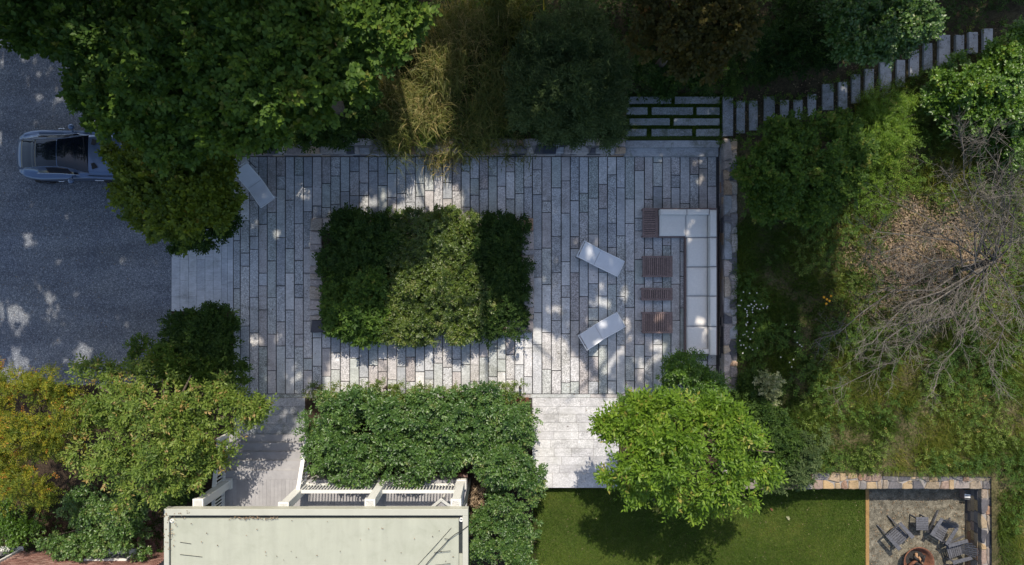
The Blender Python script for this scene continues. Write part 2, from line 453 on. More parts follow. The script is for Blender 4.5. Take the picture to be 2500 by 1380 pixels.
sheet('ground', rect(-220, -220, 220, 220), -0.62, M['ground'])
XD = W(418, 0).x
mbd = MB(); mbd.box(((-90 + XD) / 2, -5, -0.31), (90 + XD, 130, 0.62))
tag(mbd.build('driveway', M['drive']), kind='structure')

def bank_h(x, y):
    x = np.asarray(x, float); y = np.asarray(y, float)
    def ss(a, b, t):
        t = np.clip((t - a) / (b - a), 0, 1); return t * t * (3 - 2 * t)
    e = np.maximum(0, x - 8.3)
    h = 0.48 + 0.098 * np.minimum(e, 14) * ss(1.0, 6.5, y) + 0.022 * np.minimum(e, 20)
    h = h + 0.09 * np.clip(y - 5.4, 0, 12) * ss(8.5, 5, x)
    h = h * ss(-13.5, -10.2, x) + 0.05 * (1 - ss(-13.5, -10.2, x))
    return h + 0.05 * (noise2(x, y, 3, 0.7) - 0.5)

def bank(name, x0, y0, x1, y1, mat, step=0.33):
    nx = max(2, int((x1 - x0) / step)); ny = max(2, int((y1 - y0) / step))
    xs = np.linspace(x0, x1, nx + 1); ys = np.linspace(y0, y1, ny + 1)
    X, Y = np.meshgrid(xs, ys); Z = bank_h(X, Y)
    V = np.stack([X.ravel(), Y.ravel(), Z.ravel()], 1)
    i = (np.arange(ny)[:, None] * (nx + 1) + np.arange(nx)[None, :]).ravel()
    F = np.concatenate([np.stack([i, i + 1, i + nx + 2], 1), np.stack([i, i + nx + 2, i + nx + 1], 1)])
    return tag(add_obj(name, quads_mesh(name, V, F, np.full(len(V), 0.5), mat)), kind='structure')

WALL_T = 0.60
yT0, yT1 = W(0, 381, 0).y, W(0, 338, WALL_T).y          # top wall front and back
xR0, xR1 = W(1757, 0, 0).x, W(1800, 0, WALL_T).x        # right wall
yB1, yB0 = W(0, 1155, WALL_T).y, W(0, 1194, WALL_T).y   # bottom wall back and front
xF0, xF1 = W(2398, 0, WALL_T).x, W(2424, 0, WALL_T).x   # wall right of the fire pit
xS0, xS1 = W(1527, 0, 0.3).x, W(1758, 0, 0.3).x         # steps between the walls
bank('planting_bank', -13.4, yT1 - 0.15, xS0 - 0.02, 60, M['ground'])
bank('upper_bank', xS0 - 0.02, W(0, 229, 0.44).y, W(1763, 0, 0.44).x, 60, M['ground'], 0.5)
bank('upper_bank', W(1763, 0, 0.44).x, W(0, 345, 0.3).y, 60, 60, M['ground'], 0.5)
bank('meadow', xR1 - 0.15, yB1 - 0.12, 60, W(0, 345, 0.3).y - 0.01, M['meadow'])
bank('meadow_edge', xF1 - 0.12, -40, 60, yB1 - 0.13, M['meadow'])
LAWN_Z = -0.35
xE0, xE1 = W(2112, 0, LAWN_Z).x, W(2121, 0, LAWN_Z).x
yL = W(0, 1191, 0).y
mb = MB(); mb.box(((1.0 + xE0) / 2, yL - 10, LAWN_Z - 0.13), (xE0 - 1.0, 20.0, 0.26)); tag(mb.build('lawn', M['lawn']), kind='structure')
mb = MB(); mb.box(((xE1 + xF0) / 2 + 0.03, yL - 10, LAWN_Z - 0.13), (xF0 - xE1 + 0.06, 20.0, 0.25)); tag(mb.build('gravel_patio', M['gravel']), kind='structure')
mb = MB(); mb.box(((xE0 + xE1) / 2, yL - 10, LAWN_Z - 0.09), (xE1 - xE0 - 0.01, 20, 0.26))
tag(mb.build('timber_edging', M['edging']), 'long tan timber edging between the lawn and the gravel fire pit area', 'edging')
# beds at patio level
mb = MB(); mb.box((W(1650, 0).x, W(0, 1076).y, -0.3), (W(1800, 0).x - W(1511, 0).x, 3.6, 0.6)); tag(mb.build('shrub_bed_ground', M['soil']), kind='structure')
mb = MB(); mb.box((W(1020, 0).x, W(0, 1080).y - 1.0, -0.29), (W(1299, 0).x - W(745, 0).x, 5.4, 0.6)); tag(mb.build('hedge_bed_ground', M['soil']), kind='structure')
bl = MB(); bl.box(((W(569, 0).x - 30) / 2, -10.6, -0.29), (W(569, 0).x + 30, 13.2, 0.6)); tag(bl.build('left_bed_ground', M['soil']), kind='structure')

for y0, y1 in ((378, 560), (760, 948)):
    p, q = W(419, y1), W(569, y0)
    mb = MB(); mb.box(((p.x + q.x) / 2, (p.y + q.y) / 2, -0.28), (q.x - p.x, q.y - p.y, 0.6)); tag(mb.build('entry_bed_ground', M['soil']), kind='structure')
# ---------------------------------------------------------------- patio of long granite planks
PY0, PY1 = 383.0, 962.0
EDGES = [570, 587, 610, 632, 653, 675, 697, 719, 741, 763, 786, 808, 831, 854, 877, 900, 923, 946, 969, 991, 1014, 1037, 1059, 1081, 1104, 1126, 1148,
         1170, 1192, 1214, 1235, 1257, 1279, 1300, 1323, 1346, 1370, 1392, 1414, 1436, 1461, 1483, 1505, 1526, 1549, 1573, 1594, 1617, 1638, 1660, 1684, 1706, 1727, 1749]
JOINTS = {587: [539, 618, 650, 880], 610: [489, 577, 609, 726, 813], 632: [548, 667, 698, 757, 846], 653: [519, 637, 727, 816, 905], 675: [430, 462, 580, 698, 786, 845],
 697: [489, 607, 667, 757, 875], 719: [428, 546, 636, 695, 727, 816, 847], 741: [457, 517, 606, 667, 784, 875, 904], 763: [503, 894], 786: [448, 850, 919], 808: [430, 499, 862, 903],
 831: [468, 832, 932], 854: [419, 875], 877: [447, 478, 922], 900: [418, 893], 923: [453, 878, 908], 946: [424, 928], 969: [473, 896], 991: [425, 494, 872, 932], 1014: [449, 480, 908],
 1037: [466, 926], 1059: [530, 887], 1081: [446, 486, 897], 1104: [467, 908], 1126: [418, 891], 1148: [436, 477, 931], 1170: [462, 872], 1192: [430, 920], 1214: [455, 877, 908],
 1235: [420, 486, 926], 1257: [473, 891], 1279: [457, 542, 850, 920], 1300: [415, 475, 609, 677, 764, 842], 1323: [491, 519, 606, 695, 812, 902], 1346: [459, 577, 666, 783, 905],
 1370: [442, 521, 639, 698, 726, 815, 935], 1392: [490, 578, 607, 666, 783, 872, 932], 1414: [472, 519, 635, 724, 842], 1436: [484, 572, 693, 752, 783, 871, 931], 1461: [450, 510, 665, 723, 843],
 1483: [427, 545, 605, 694, 812, 930], 1505: [459, 576, 724, 843], 1526: [486, 546, 662, 751, 870, 930], 1549: [417, 533, 564, 634, 694, 783, 842, 900], 1573: [487, 607, 724, 870], 1594: [397, 456, 575, 690, 842],
 1617: [485, 600, 704, 812, 900], 1638: [428, 458, 694, 783, 900], 1660: [497, 615, 675, 752, 870], 1684: [426, 870], 1706: [411, 880], 1727: [455, 892]}
PLX0, PLX1, PLY0, PLY1 = 764, 1302, 536, 810     # stone planter outline at patio level
bed = MB(); bed.box((*W((570 + 1757) / 2, (378 + 1062) / 2).xy, -0.32), ((1757 - 570) / PPM, (1062 - 378) / PPM, 0.62))
patio = tag(bed.build('patio', M['joint']), kind='structure')
slabs = []
G = 0.017
for i, x0 in enumerate(EDGES[:-1]):
    x1 = EDGES[i + 1]
    ys = [PY0] + sorted(JOINTS.get(x0, [])) + [PY1]
    full = [PY0]
    for a, b in zip(ys[:-1], ys[1:]):
        while b - full[-1] > 165:
            full.append(full[-1] + random.choice([59, 88, 117, 117, 146]))
        full.append(b)
    for a, b in zip(full[:-1], full[1:]):
        if b - a < 6: continue
        if x0 >= PLX0 + 18 and x1 <= PLX1 - 18 and a > PLY0 + 12 and b < PLY1 - 12: continue
        p, q = W(x0, b), W(x1, a)
        slabs.append((p.x + G, p.y + G * 0.8, q.x - G, q.y - G * 0.8))
slabs.sort(key=lambda s: -(s[2] - s[0]) * (s[3] - s[1]))
rest = MB()
def jit_rect(x0, y0, x1, y1, j=0.004):
    return [(x + random.uniform(-j, j), y + random.uniform(-j, j)) for x, y in rect(x0, y0, x1, y1)]
for k, s in enumerate(slabs):
    t = random.random(); z = 0.022 + random.uniform(-0.004, 0.006)
    if k < 298:
        MB().slab(jit_rect(*s), -0.05, z, 0.007, t, 0.0015).build('paving_slab', M['slab'], patio)
    else: rest.slab(jit_rect(*s), -0.05, z, 0.007, t)
if rest.v: tag(rest.build('small_paving_slabs', M['slab'], patio), kind='stuff')

def flag_area(name, x0, y0, x1, y1, rows, mat, horizontal=True, seed=1, z=0.02, gap=0.004, lens=(50, 100)):
    """Closely jointed flagstones between photograph pixels; rows are the row edges."""
    rnd = random.Random(seed)
    b = MB(); p, q = W(x0, y1), W(x1, y0)
    b.box(((p.x + q.x) / 2, (p.y + q.y) / 2, -0.305), (q.x - p.x, q.y - p.y, 0.61))
    root = tag(b.build(name, M['mortar']), kind='structure')
    lo, hi = (x0, x1) if horizontal else (y0, y1)
    for r0, r1 in zip(rows[:-1], rows[1:]):
        c = lo
        while c < hi - 1:
            d = min(hi, c + rnd.uniform(*lens))
            if hi - d < lens[0] * 0.4: d = hi
            a, bb = (W(c, r1), W(d, r0)) if horizontal else (W(r0, d), W(r1, c))
            MB().slab(rect(a.x + gap, a.y + gap, bb.x - gap, bb.y - gap), -0.05, z + rnd.uniform(-0.003, 0.004), 0.005, rnd.random(), 0.001).build('flagstone', mat, root)
            c = d
    return root
flag_area('entry_path', 419, 560, 569.5, 760, [419, 440, 461, 481, 501, 521, 541, 556, 569.5], M['landing'], False, 3, lens=(45, 80))
flag_area('border_path', 571, 962.6, 1757, 971, [962.6, 971], M['slab'], True, 4, 0.021, lens=(90, 160))
flag_area('porch_path', 571, 971.5, 745, 1062, [971.5, 992, 1012, 1035, 1062], M['tread'], True, 5, lens=(45, 90))
flag_area('terrace_path', 1299.5, 971.5, 1511, 1191, [971.5, 993, 1011, 1032, 1053, 1073, 1094, 1115, 1135, 1155, 1191], M['flag'], True, 6, lens=(40, 75))
mb = MB(); c = W(1405, 1191); mb.box((c.x, c.y - 0.012, -0.33), (3.38, 0.02, 0.60)); tag(mb.build('terrace_edge', M['rust']), 'thin rusty steel edging where the pale terrace drops to the lawn', 'edging')

# raised stone walls -------------------------------------------------
def stone_wall(name, x0, y0, x1, y1, z0, z1, mat, label, slen=0.5, rows=2, seed=1, category='wall', root=None, tmin=0.0, tmax=1.0):
    """Rubble wall: mortar core with separate irregular cap stones along its length."""
    rnd = random.Random(seed)
    if root is None: root = empty(name, ((x0 + x1) / 2, (y0 + y1) / 2, z0), label, category)
    c = MB(); c.box(((x0 + x1) / 2, (y0 + y1) / 2, (z0 + z1 - 0.035) / 2), (x1 - x0 - 0.03, y1 - y0 - 0.03, z1 - 0.035 - z0))
    c.build('core', M['mortar'], root)
    alongx = (x1 - x0) > (y1 - y0)
    a0, a1 = (x0, x1) if alongx else (y0, y1)
    b0, b1 = (y0, y1) if alongx else (x0, x1)
    mid = [b0 + (b1 - b0) * k / rows for k in range(rows + 1)]
    for r in range(rows):
        edges = [a0]
        while edges[-1] < a1 - slen * 0.7:
            edges.append(min(a1, edges[-1] + slen * rnd.uniform(0.4, 1.7)))
        edges[-1] = a1
        tops = [mid[r] + (rnd.uniform(-0.1, 0.1) if r > 0 else rnd.uniform(-0.02, 0.01)) for _ in edges]
        nxt = [mid[r + 1] + (0.0 if r == rows - 1 else 0.07 * math.sin(e * 5.1 + seed)) for e in edges]
        tops = [mid[r] + (0.07 * math.sin(e * 5.1 + seed) if r > 0 else 0.0) for e in edges]
        for i in range(len(edges) - 1):
            g = 0.011
            s0, s1 = edges[i] + g, edges[i + 1] - g
            bj = lambda: rnd.uniform(0.0, 0.05)
            lo0 = tops[i] + g + (bj() if r > 0 else rnd.uniform(-0.02, 0.008)); lo1 = tops[i + 1] + g + (bj() if r > 0 else rnd.uniform(-0.02, 0.008))
            hi0 = nxt[i] - g - (bj() if r < rows - 1 else rnd.uniform(-0.02, 0.008)); hi1 = nxt[i + 1] - g - (bj() if r < rows - 1 else rnd.uniform(-0.02, 0.008))
            k = rnd.uniform(0.25, 0.75)
            sk = rnd.uniform(-0.14, 0.14) * min(1, (s1 - s0) / 0.4)
            pl = [(s0, lo0), (s0 + (s1 - s0) * k, min(lo0, lo1) - (0.012 if r == 0 else 0.0)), (s1, lo1), (s1 - sk * 0.4 if sk > 0 else s1, (lo1 + hi1) / 2), (s1 - max(sk, 0), hi1), (s0 + (s1 - s0) * (1 - k), max(hi0, hi1) + (0.01 if r == rows - 1 else 0)), (s0 + max(-sk, 0), hi0)]
            if not alongx: pl = [(q, p) for p, q in pl][::-1]
            MB().slab(pl, z1 - 0.22, z1 + rnd.uniform(-0.012, 0.028), 0.022, tmin + rnd.random() * (tmax - tmin), 0.008).build('stone', mat, root)
    # face stones, both long faces
    for side in (0, 1):
        bb = b0 if side == 0 else b1
        zs = [z0]
        while zs[-1] < z1 - 0.3: zs.append(zs[-1] + rnd.uniform(0.15, 0.24))
        zs.append(z1 - 0.2)
        face = MB()
        for za, zb in zip(zs[:-1], zs[1:]):
            if zb - za < 0.04: continue
            p = a0
            while p < a1 - 0.05:
                q = min(a1, p + rnd.uniform(0.25, 0.6))
                ctr = ((p + q) / 2, bb) if alongx else (bb, (p + q) / 2)
                sz = (q - p - 0.02, 0.03 + rnd.uniform(0, 0.014), zb - za - 0.012)
                if not alongx: sz = (sz[1], sz[0], sz[2])
                face.box((ctr[0], ctr[1], (za + zb) / 2), sz, 0, rnd.random())
                p = q
        tag(face.build('face_stones', mat, root), kind='stuff')
    return root
top_wall = stone_wall('stone_wall', W(555, 0, WALL_T).x, yT0, xS0 - 0.03, yT1, 0.0, WALL_T, M['wallstone'], 'long grey stone wall along the top of the patio ending at the steps', 0.46, 2, 21)
stone_wall('stone_wall', xR0, W(0, 1160, WALL_T).y, xR1, W(0, 338, WALL_T).y, -0.1, WALL_T, M['wallstone'], 'mottled stone wall running down behind the white sectional sofa', 0.5, 2, 22)
stone_wall('stone_wall', W(1810, 0, WALL_T).x, yB0, xF1, yB1, -0.6, WALL_T, M['tanstone'], 'tan and rust stone wall above the lawn and fire pit', 0.42, 2, 23)
stone_wall('stone_wall', xF0, -14.0, xF1, yB0 - 0.01, -0.6, WALL_T - 0.02, M['tanstone'], 'stone wall on the far side of the grey garden chairs', 0.42, 2, 24)
# slate plaque let into the wall top
pq = W(1342, 366, WALL_T + 0.03)
mb = MB(); mb.slab(rect(pq.x - 0.24, pq.y - 0.15, pq.x + 0.24, pq.y + 0.15), WALL_T - 0.1, WALL_T + 0.045, 0.01, 0.5)
def mat_plaque():
    m = bpy.data.materials.new('dark_slate'); nt, N, Lk, out = nodes_of(m)
    pos = pos_node(nt)
    n = noise_node(nt, 45, 3, 0.7, pos)
    principled(nt, out, ramp(nt, n, [(0.4, (0.022, 0.026, 0.038)), (0.62, (0.05, 0.055, 0.07)), (0.75, (0.14, 0.15, 0.17))]), 0.5, 0.4)
    return m
M['slate'] = mat_plaque()
o = mb.build('plaque', M['slate'], top_wall); o['label'] = 'dark blue slate plaque'

# planter round the clipped block ------------------------------------
pl0, pl1 = W(PLX0, PLY1), W(PLX1, PLY0)
planter = empty('stone_planter', ((pl0.x + pl1.x) / 2, (pl0.y + pl1.y) / 2, 0), 'low stone planter in the middle of the patio holding the clipped hedge', 'planter')
PZ = 0.42; PWD = 0.46
stone_wall('', pl0.x, pl0.y + PWD + 0.01, pl0.x + PWD, pl1.y - PWD - 0.01, 0.0, PZ, M['wallstone'], None, 0.42, 1, 31, tmin=0.3, tmax=0.8, root=planter)
stone_wall('', pl1.x - PWD, pl0.y + PWD + 0.01, pl1.x, pl1.y - PWD - 0.01, 0.0, PZ, M['wallstone'], None, 0.42, 1, 32, tmin=0.2, tmax=0.85, root=planter)
stone_wall('', pl0.x, pl0.y, pl1.x, pl0.y + PWD, 0.0, PZ, M['wallstone'], None, 0.45, 1, 33, root=planter)
stone_wall('', pl0.x, pl1.y - PWD, pl1.x, pl1.y, 0.0, PZ, M['wallstone'], None, 0.45, 1, 34, root=planter)
mb = MB(); mb.box(((pl0.x + pl1.x) / 2, (pl0.y + pl1.y) / 2, 0.17), (pl1.x - pl0.x - 2 * PWD + 0.04, pl1.y - pl0.y - 2 * PWD + 0.04, 0.34)); mb.build('soil', M['soil'], planter)

# garden steps at the top right --------------------------------------
steps = empty('garden_steps', (*W(1645, 360).xy, 0.0), kind='structure')
def step_slab(x0, y0, x1, y1, z, th=0.14, root=steps, name='step_slab', mat=None, t=None):
    a, b = W(x0, y1, z), W(x1, y0, z)
    j = 0.008
    pl = [(x + random.uniform(-j, j), y + random.uniform(-j, j)) for x, y in rect(a.x, a.y, b.x, b.y)]
    return MB().slab(pl, z - th, z, 0.012, random.random() if t is None else t, 0.003).build(name, mat or M['tread'], root)
step_slab(1524, 361, 1754, 382, 0.17, 0.19)
step_slab(1525, 343, 1757, 359.5, 0.34, 0.36)
LZ = 0.44
lb = MB(); a, b = W(1512, 340, LZ), W(1764, 226, LZ)
lb.box(((a.x + b.x) / 2, (a.y + b.y) / 2, LZ / 2 - 0.18), (b.x - a.x, b.y - a.y, LZ + 0.2)); 
landing = tag(lb.build('grass_landing', M['lawn']), kind='structure')
for (y0, y1, segs) in ((236, 253, [(1535, 1639), (1648, 1757)]), (262, 280, [(1529, 1581), (1591, 1692), (1701, 1757)]), (289, 306, [(1537, 1635), (1645, 1757)]), (315, 332, [(1524, 1579), (1591, 1690), (1700, 1757)])):
    for x0, x1 in segs:
        step_slab(x0, y0, x1, y1, LZ + 0.035, 0.12, landing, 'stepping_stone')
TREADS = [(1765, 1790, 236, 332), (1799, 1819, 246, 325), (1830, 1850, 246, 318), (1866, 1892, 236, 306), (1906, 1926, 244, 300), (1939, 1960, 244, 292), (1973, 1993, 230, 285), (2009, 2035, 205, 268),
          (2048, 2069, 200, 268), (2080, 2101, 182, 252), (2112, 2134, 168, 240), (2149, 2177, 150, 238), (2190, 2210, 146, 212), (2222, 2244, 122, 186), (2256, 2277, 105, 172), (2293, 2320, 85, 162),
          (2334, 2354, 85, 135), (2366, 2388, 78, 130), (2402, 2424, 70, 128)]
for i, (x0, x1, y0, y1) in enumerate(TREADS):
    c = W((x0 + x1) / 2, (y0 + y1) / 2, 1.0); z = max(0.50, float(bank_h(c.x, c.y)) + 0.07)
    step_slab(x0, y0, x1, y1, z, 0.16)
# ---------------------------------------------------------------- vegetation
def sphere_dirs(n, zmin=-0.4):
    z = RNG.uniform(zmin, 1, n); a = RNG.uniform(0, 2 * np.pi, n); r = np.sqrt(1 - z * z)
    return np.stack([r * np.cos(a), r * np.sin(a), z], 1)

def spray_leaves(P, D, lps, L, Wd, slen, up, tl, droop=0.15, paired=False):
    """Leaves set alternately along a short twig that starts at P and runs along D."""
    n = len(P)
    D = unit(D)
    side = unit(np.cross(D, np.array([[0.02, 0.03, 1.0]])) + 1e-6)
    k = np.tile(np.arange(lps), n)
    Pi = np.repeat(P, lps, 0); Di = np.repeat(D, lps, 0); Si = np.repeat(side, lps, 0); ti = np.repeat(tl, lps)
    f = (k + RNG.uniform(0, 0.6, n * lps)) / lps
    Sl = np.repeat(RNG.uniform(0.7, 1.3, n) * slen, lps)
    sg = np.where(k % 2 == 0, 1.0, -1.0)
    pos = Pi + Di * (f * Sl)[:, None]; pos[:, 2] -= droop * Sl * f * f
    last = (k >= lps - 1)
    sa = np.where(last, 0.15, 1.0) * (1.1 if paired else 0.85)
    ld = Di * (0.45 if paired else 0.7) + Si * (sg * sa)[:, None] + RNG.normal(0, 0.22, (n * lps, 3))
    ld[:, 2] -= 0.12
    nr = RNG.normal(0, 0.38, (n * lps, 3)); nr[:, 2] += up
    nr += Di * 0.15
    Lr = L * RNG.uniform(0.7, 1.25, n * lps) * np.where(paired, 1 - 0.45 * f, 1.0)
    Wr = Lr * (Wd / L) * RNG.uniform(0.85, 1.15, n * lps)
    t = np.clip(ti + RNG.normal(0, 0.13, n * lps), 0, 1)
    return leaves_arrays(pos, ld, nr, Lr, Wr, t)

def foliage(name, lobes, dens, lps, L, Wd, slen, mat, parent=None, up=0.9, tbase=0.5, tvar=0.2, paired=False, zmin=-0.35, surf=0.62, cut=None, droop=0.15, label=None, clump=0.34, shoot=0.10, hole=0.36, hscale=1.5):
    """One crown mesh. lobes: (x, y, z, rx, ry, rz) ellipsoids; sprigs gather in clumps in their outer shells, a few shoots reach out."""
    Vs, Fs, Ts, off = [], [], [], 0
    for (x, y, z, rx, ry, rz) in lobes:
        n = max(4, int(dens * math.pi * rx * ry))
        m = max(3, int(2.6 * rx * ry / (clump * clump)))
        cd = sphere_dirs(m, zmin); cr = np.where(RNG.uniform(0, 1, m) < 0.22, RNG.uniform(surf - 0.1, surf + 0.15, m), RNG.uniform(surf + 0.15, 1.1, m)); ct = RNG.normal(0, tvar * 0.75, m)
        ci = RNG.integers(0, m, n)
        d = unit(cd[ci] + RNG.normal(0, 0.42 * clump / max(rx, 0.05), (n, 3)))
        rad = cr[ci] + RNG.uniform(-0.2, 0.05, n) * (clump / max(rx, clump))
        sh = RNG.uniform(0, 1, n) < shoot
        rad = np.where(sh, rad + RNG.uniform(0, 0.22, n), rad)[:, None]
        P = np.array([[x, y, z]]) + d * np.array([[rx, ry, rz]]) * rad
        lt = np.clip(tbase + RNG.normal(0, tvar * 0.35) + ct[ci] + RNG.normal(0, tvar * 0.5, n), 0, 1)
        D = d * 1.0 + RNG.normal(0, 0.5, (n, 3)); D[:, 2] += 0.15
        if hole > 0:
            hx, hy = P[:, 0] + 0.7 * P[:, 2], P[:, 1] - 0.6 * P[:, 2]
            hv = noise2(hx, hy, 31, hscale) * 0.6 + noise2(hx, hy, 32, hscale * 2.3) * 0.4 + RNG.normal(0, 0.04, n)
            kp = hv > hole; P, D, lt = P[kp], D[kp], lt[kp]
        if cut is not None:
            kp = cut(P); P, D, lt = P[kp], D[kp], lt[kp]
        if len(P) == 0: continue
        V, F, T = spray_leaves(P, D, lps, L, Wd, slen, up, lt, droop, paired)
        Vs.append(V); Fs.append(F + off); Ts.append(T); off += len(V)
    V = np.concatenate(Vs); F = np.concatenate(Fs); T = np.concatenate(Ts)
    if parent is not None: V = V - np.array(parent.location)[None, :]
    return add_obj(name, quads_mesh(name, V, F, T, mat), parent)

def sub_lobes(x, y, z, r, rz, k=6, frac=0.42, seed=None):
    out = [(x, y, z - rz * 0.15, r * 0.70, r * 0.70, rz * 0.72)]
    for i in range(k + 3):
        a = 2 * math.pi * (i + random.uniform(-0.4, 0.4)) / (k + 3)
        el = random.uniform(-0.15, 0.7)
        rr = r * frac * random.uniform(0.55, 1.15)
        q = (r - rr * 0.75) * random.uniform(0.72, 1.04) * math.cos(el)
        out.append((x + q * math.cos(a), y + q * math.sin(a), z + rz * 0.62 * math.sin(el), rr, rr, rr * 0.7))
    for i in range(2):
        out.append((x + random.uniform(-.35, .35) * r, y + random.uniform(-.35, .35) * r, z + rz * 0.5, r * 0.36, r * 0.36, rz * 0.42))
    return out

def px_lobes(spec, k=6, flat=0.75, frac=0.42):
    """spec: (px, py, radius in px, z of the lobe's middle) -> world ellipsoids with bumps."""
    out = []
    for px, py, rp, z in spec:
        c = W(px, py, z); r = rp / PPM * (CAM_H - z) / CAM_H
        out += sub_lobes(c.x, c.y, z, r, r * flat, k, frac)
    return out

def ground_z(x, y):
    if y > yT1 or x > xR1: return float(bank_h(x, y))
    return 0.0

def plant(name, label, cat, spec, mat, dens=130, lps=7, L=0.12, Wd=0.07, slen=0.28, k=6, flat=0.75, frac=0.42, trunk=0.12, base=None, group=None, limb=True, bark='bark', extra=None, **kw):
    """Tree or shrub: an Empty at the foot, a trunk, limbs to the lobes and one crown."""
    lob = px_lobes(spec, k, flat, frac) + (extra or [])
    big = [(W(px, py, z), rp / PPM) for px, py, rp, z in spec]
    wsum = sum(r * r for _, r in big)
    cx = sum(c.x * r * r for c, r in big) / wsum; cy = sum(c.y * r * r for c, r in big) / wsum
    if base is not None: cx, cy = base
    g = ground_z(cx, cy)
    root = empty(name, (cx, cy, g), label, cat, group)
    zc = min(c.z for c, _ in big)
    if limb:
        mb = MB(); top = max(g + 0.25, g + (zc - g) * 0.75)
        mb.tube([(cx, cy, g - 0.15), (cx + 0.04, cy - 0.03, g + (top - g) * 0.5), (cx, cy, top)], [trunk * 1.25, trunk, trunk * 0.8], 8)
        mb.build('trunk', M[bark], root)
        for c, r in big:
            m2 = MB(); h = Vector((cx, cy, top)); e = Vector((c.x, c.y, c.z + r * 0.25))
            m = (h + e) * 0.5 + Vector((0, 0, 0.12 * (e - h).length))
            m2.tube([h - Vector((0, 0, 0.1)), m, e], [trunk * 0.6, trunk * 0.42, trunk * 0.15], 6)
            m2.build('limb', M[bark], root)
    foliage('crown', lob, dens, lps, L, Wd, slen, M[mat], root, **kw)
    return root

# --- top left woodland ---
plant('maple_tree', 'dark green maple crown filling the top left corner above the drive', 'tree', [(110, 30, 110, 6.5), (230, 60, 120, 7), (30, 10, 80, 6), (300, 150, 90, 6.5), (390, 20, 85, 6.2), (340, 70, 70, 6.2)], 'leaf_maple', 80, 7, 0.16, 0.12, 0.34, 7, trunk=0.2, tbase=0.32)
plant('maple_tree', 'broad dark maple whose lower branches overhang the car bonnet', 'tree', [(330, 230, 130, 7), (270, 190, 90, 6.4), (450, 300, 105, 6.6), (345, 285, 62, 6), (420, 150, 130, 7.6)], 'leaf_maple', 80, 7, 0.16, 0.12, 0.34, 7, trunk=0.22, tbase=0.42)
plant('maple_tree', 'tallest maple with sunlit lime sprays on its far edge, above the top wall', 'tree', [(620, 160, 140, 8.2), (740, 120, 130, 8.4), (560, 50, 130, 8.2), (830, 60, 110, 8.0), (930, 100, 70, 7.8), (660, 260, 100, 7.4), (780, 220, 90, 7.4), (560, 270, 100, 7.2), (960, 30, 85, 7.6), (850, 190, 60, 7.3)], 'leaf_maple', 85, 7, 0.16, 0.12, 0.34, 8, trunk=0.24, tbase=0.52)
plant('maple_tree', 'golden green maple standing over the front of the parked car beside the patio corner', 'tree', [(425, 430, 108, 4.2), (352, 420, 62, 3.9), (470, 510, 105, 3.9), (380, 500, 80, 3.8), (510, 420, 75, 4.0), (362, 345, 50, 4.0), (450, 340, 80, 4.3), (545, 480, 45, 3.7), (305, 478, 26, 3.6), (300, 400, 18, 3.7), (268, 370, 10, 3.8)], 'leaf_gold', 105, 7, 0.135, 0.10, 0.30, 7, trunk=0.14, tbase=0.4)
plant('shrub', 'dark evergreen shrub at the foot of the golden maple by the entry path', 'shrub', [(505, 565, 55, 1.5), (450, 575, 42, 1.3), (545, 540, 42, 1.4)], 'leaf_dark', 160, 7, 0.10, 0.055, 0.2, 6, trunk=0.05)
plant('shrub', 'dark shrub leaning over the left part of the top wall', 'shrub', [(700, 305, 70, 1.7), (640, 320, 55, 1.5), (790, 300, 75, 1.8), (860, 260, 70, 2.0), (840, 320, 40, 1.4)], 'leaf_dark', 130, 7, 0.12, 0.06, 0.26, 6, trunk=0.06, tbase=0.55)
plant('shrub', 'low dark shrub between the golden maple and the left end of the top wall', 'shrub', [(590, 315, 50, 1.8), (545, 340, 40, 1.5), (610, 280, 60, 2.2)], 'leaf_maple', 120, 7, 0.12, 0.08, 0.25, 6, trunk=0.06, tbase=0.5)
# --- top middle and right ---
plant('willow_shrub', 'large grey green willow leaved shrub left of the grassy stepping stones', 'shrub', [(1390, 200, 120, 2.6), (1310, 250, 80, 2.2), (1460, 260, 75, 2.0), (1380, 110, 100, 2.8), (1470, 150, 70, 2.4), (1400, 290, 70, 1.6), (1310, 160, 70, 2.4), (1480, 310, 42, 1.3), (1340, 310, 40, 1.3)], 'leaf_willow', 150, 9, 0.15, 0.035, 0.36, 6, trunk=0.06)
plant('maple_tree', 'dark maple with a rusty tinge above the stepping stones', 'tree', [(1650, 60, 100, 5.4), (1760, 50, 90, 5.6), (1700, 130, 70, 5.0), (1620, 10, 80, 5.6), (1600, 100, 60, 5.0)], 'leaf_rusty', 90, 7, 0.14, 0.11, 0.3, 7, trunk=0.16, tbase=0.35)
plant('holly_shrub', 'low dark leafy shrub along the top edge of the stepping stones', 'shrub', [(1620, 188, 45, 1.3), (1700, 180, 48, 1.4), (1780, 185, 42, 1.4), (1560, 185, 48, 1.5), (1840, 172, 48, 1.5), (1660, 155, 50, 1.5)], 'leaf_dark', 130, 7, 0.13, 0.05, 0.26, 5, trunk=0.04, tbase=0.5)
plant('holly_shrub', 'shadowed shrub on the bank above the middle of the stone steps', 'shrub', [(1920, 158, 56, 1.8), (2000, 122, 54, 2.0), (1880, 110, 60, 2.2), (1960, 60, 80, 2.4)], 'leaf_dark', 110, 7, 0.13, 0.05, 0.26, 5, trunk=0.04, tbase=0.3)
plant('pear_tree', 'round leaved tree glinting above the upper stone steps', 'tree', [(2120, 55, 95, 4.4), (2200, 40, 75, 4.6), (2075, 105, 52, 4.2), (2170, 85, 62, 4.2), (2235, 60, 50, 4.3), (2070, 30, 60, 4.4)], 'leaf_laurel', 110, 7, 0.12, 0.09, 0.28, 6, trunk=0.12, tbase=0.5)
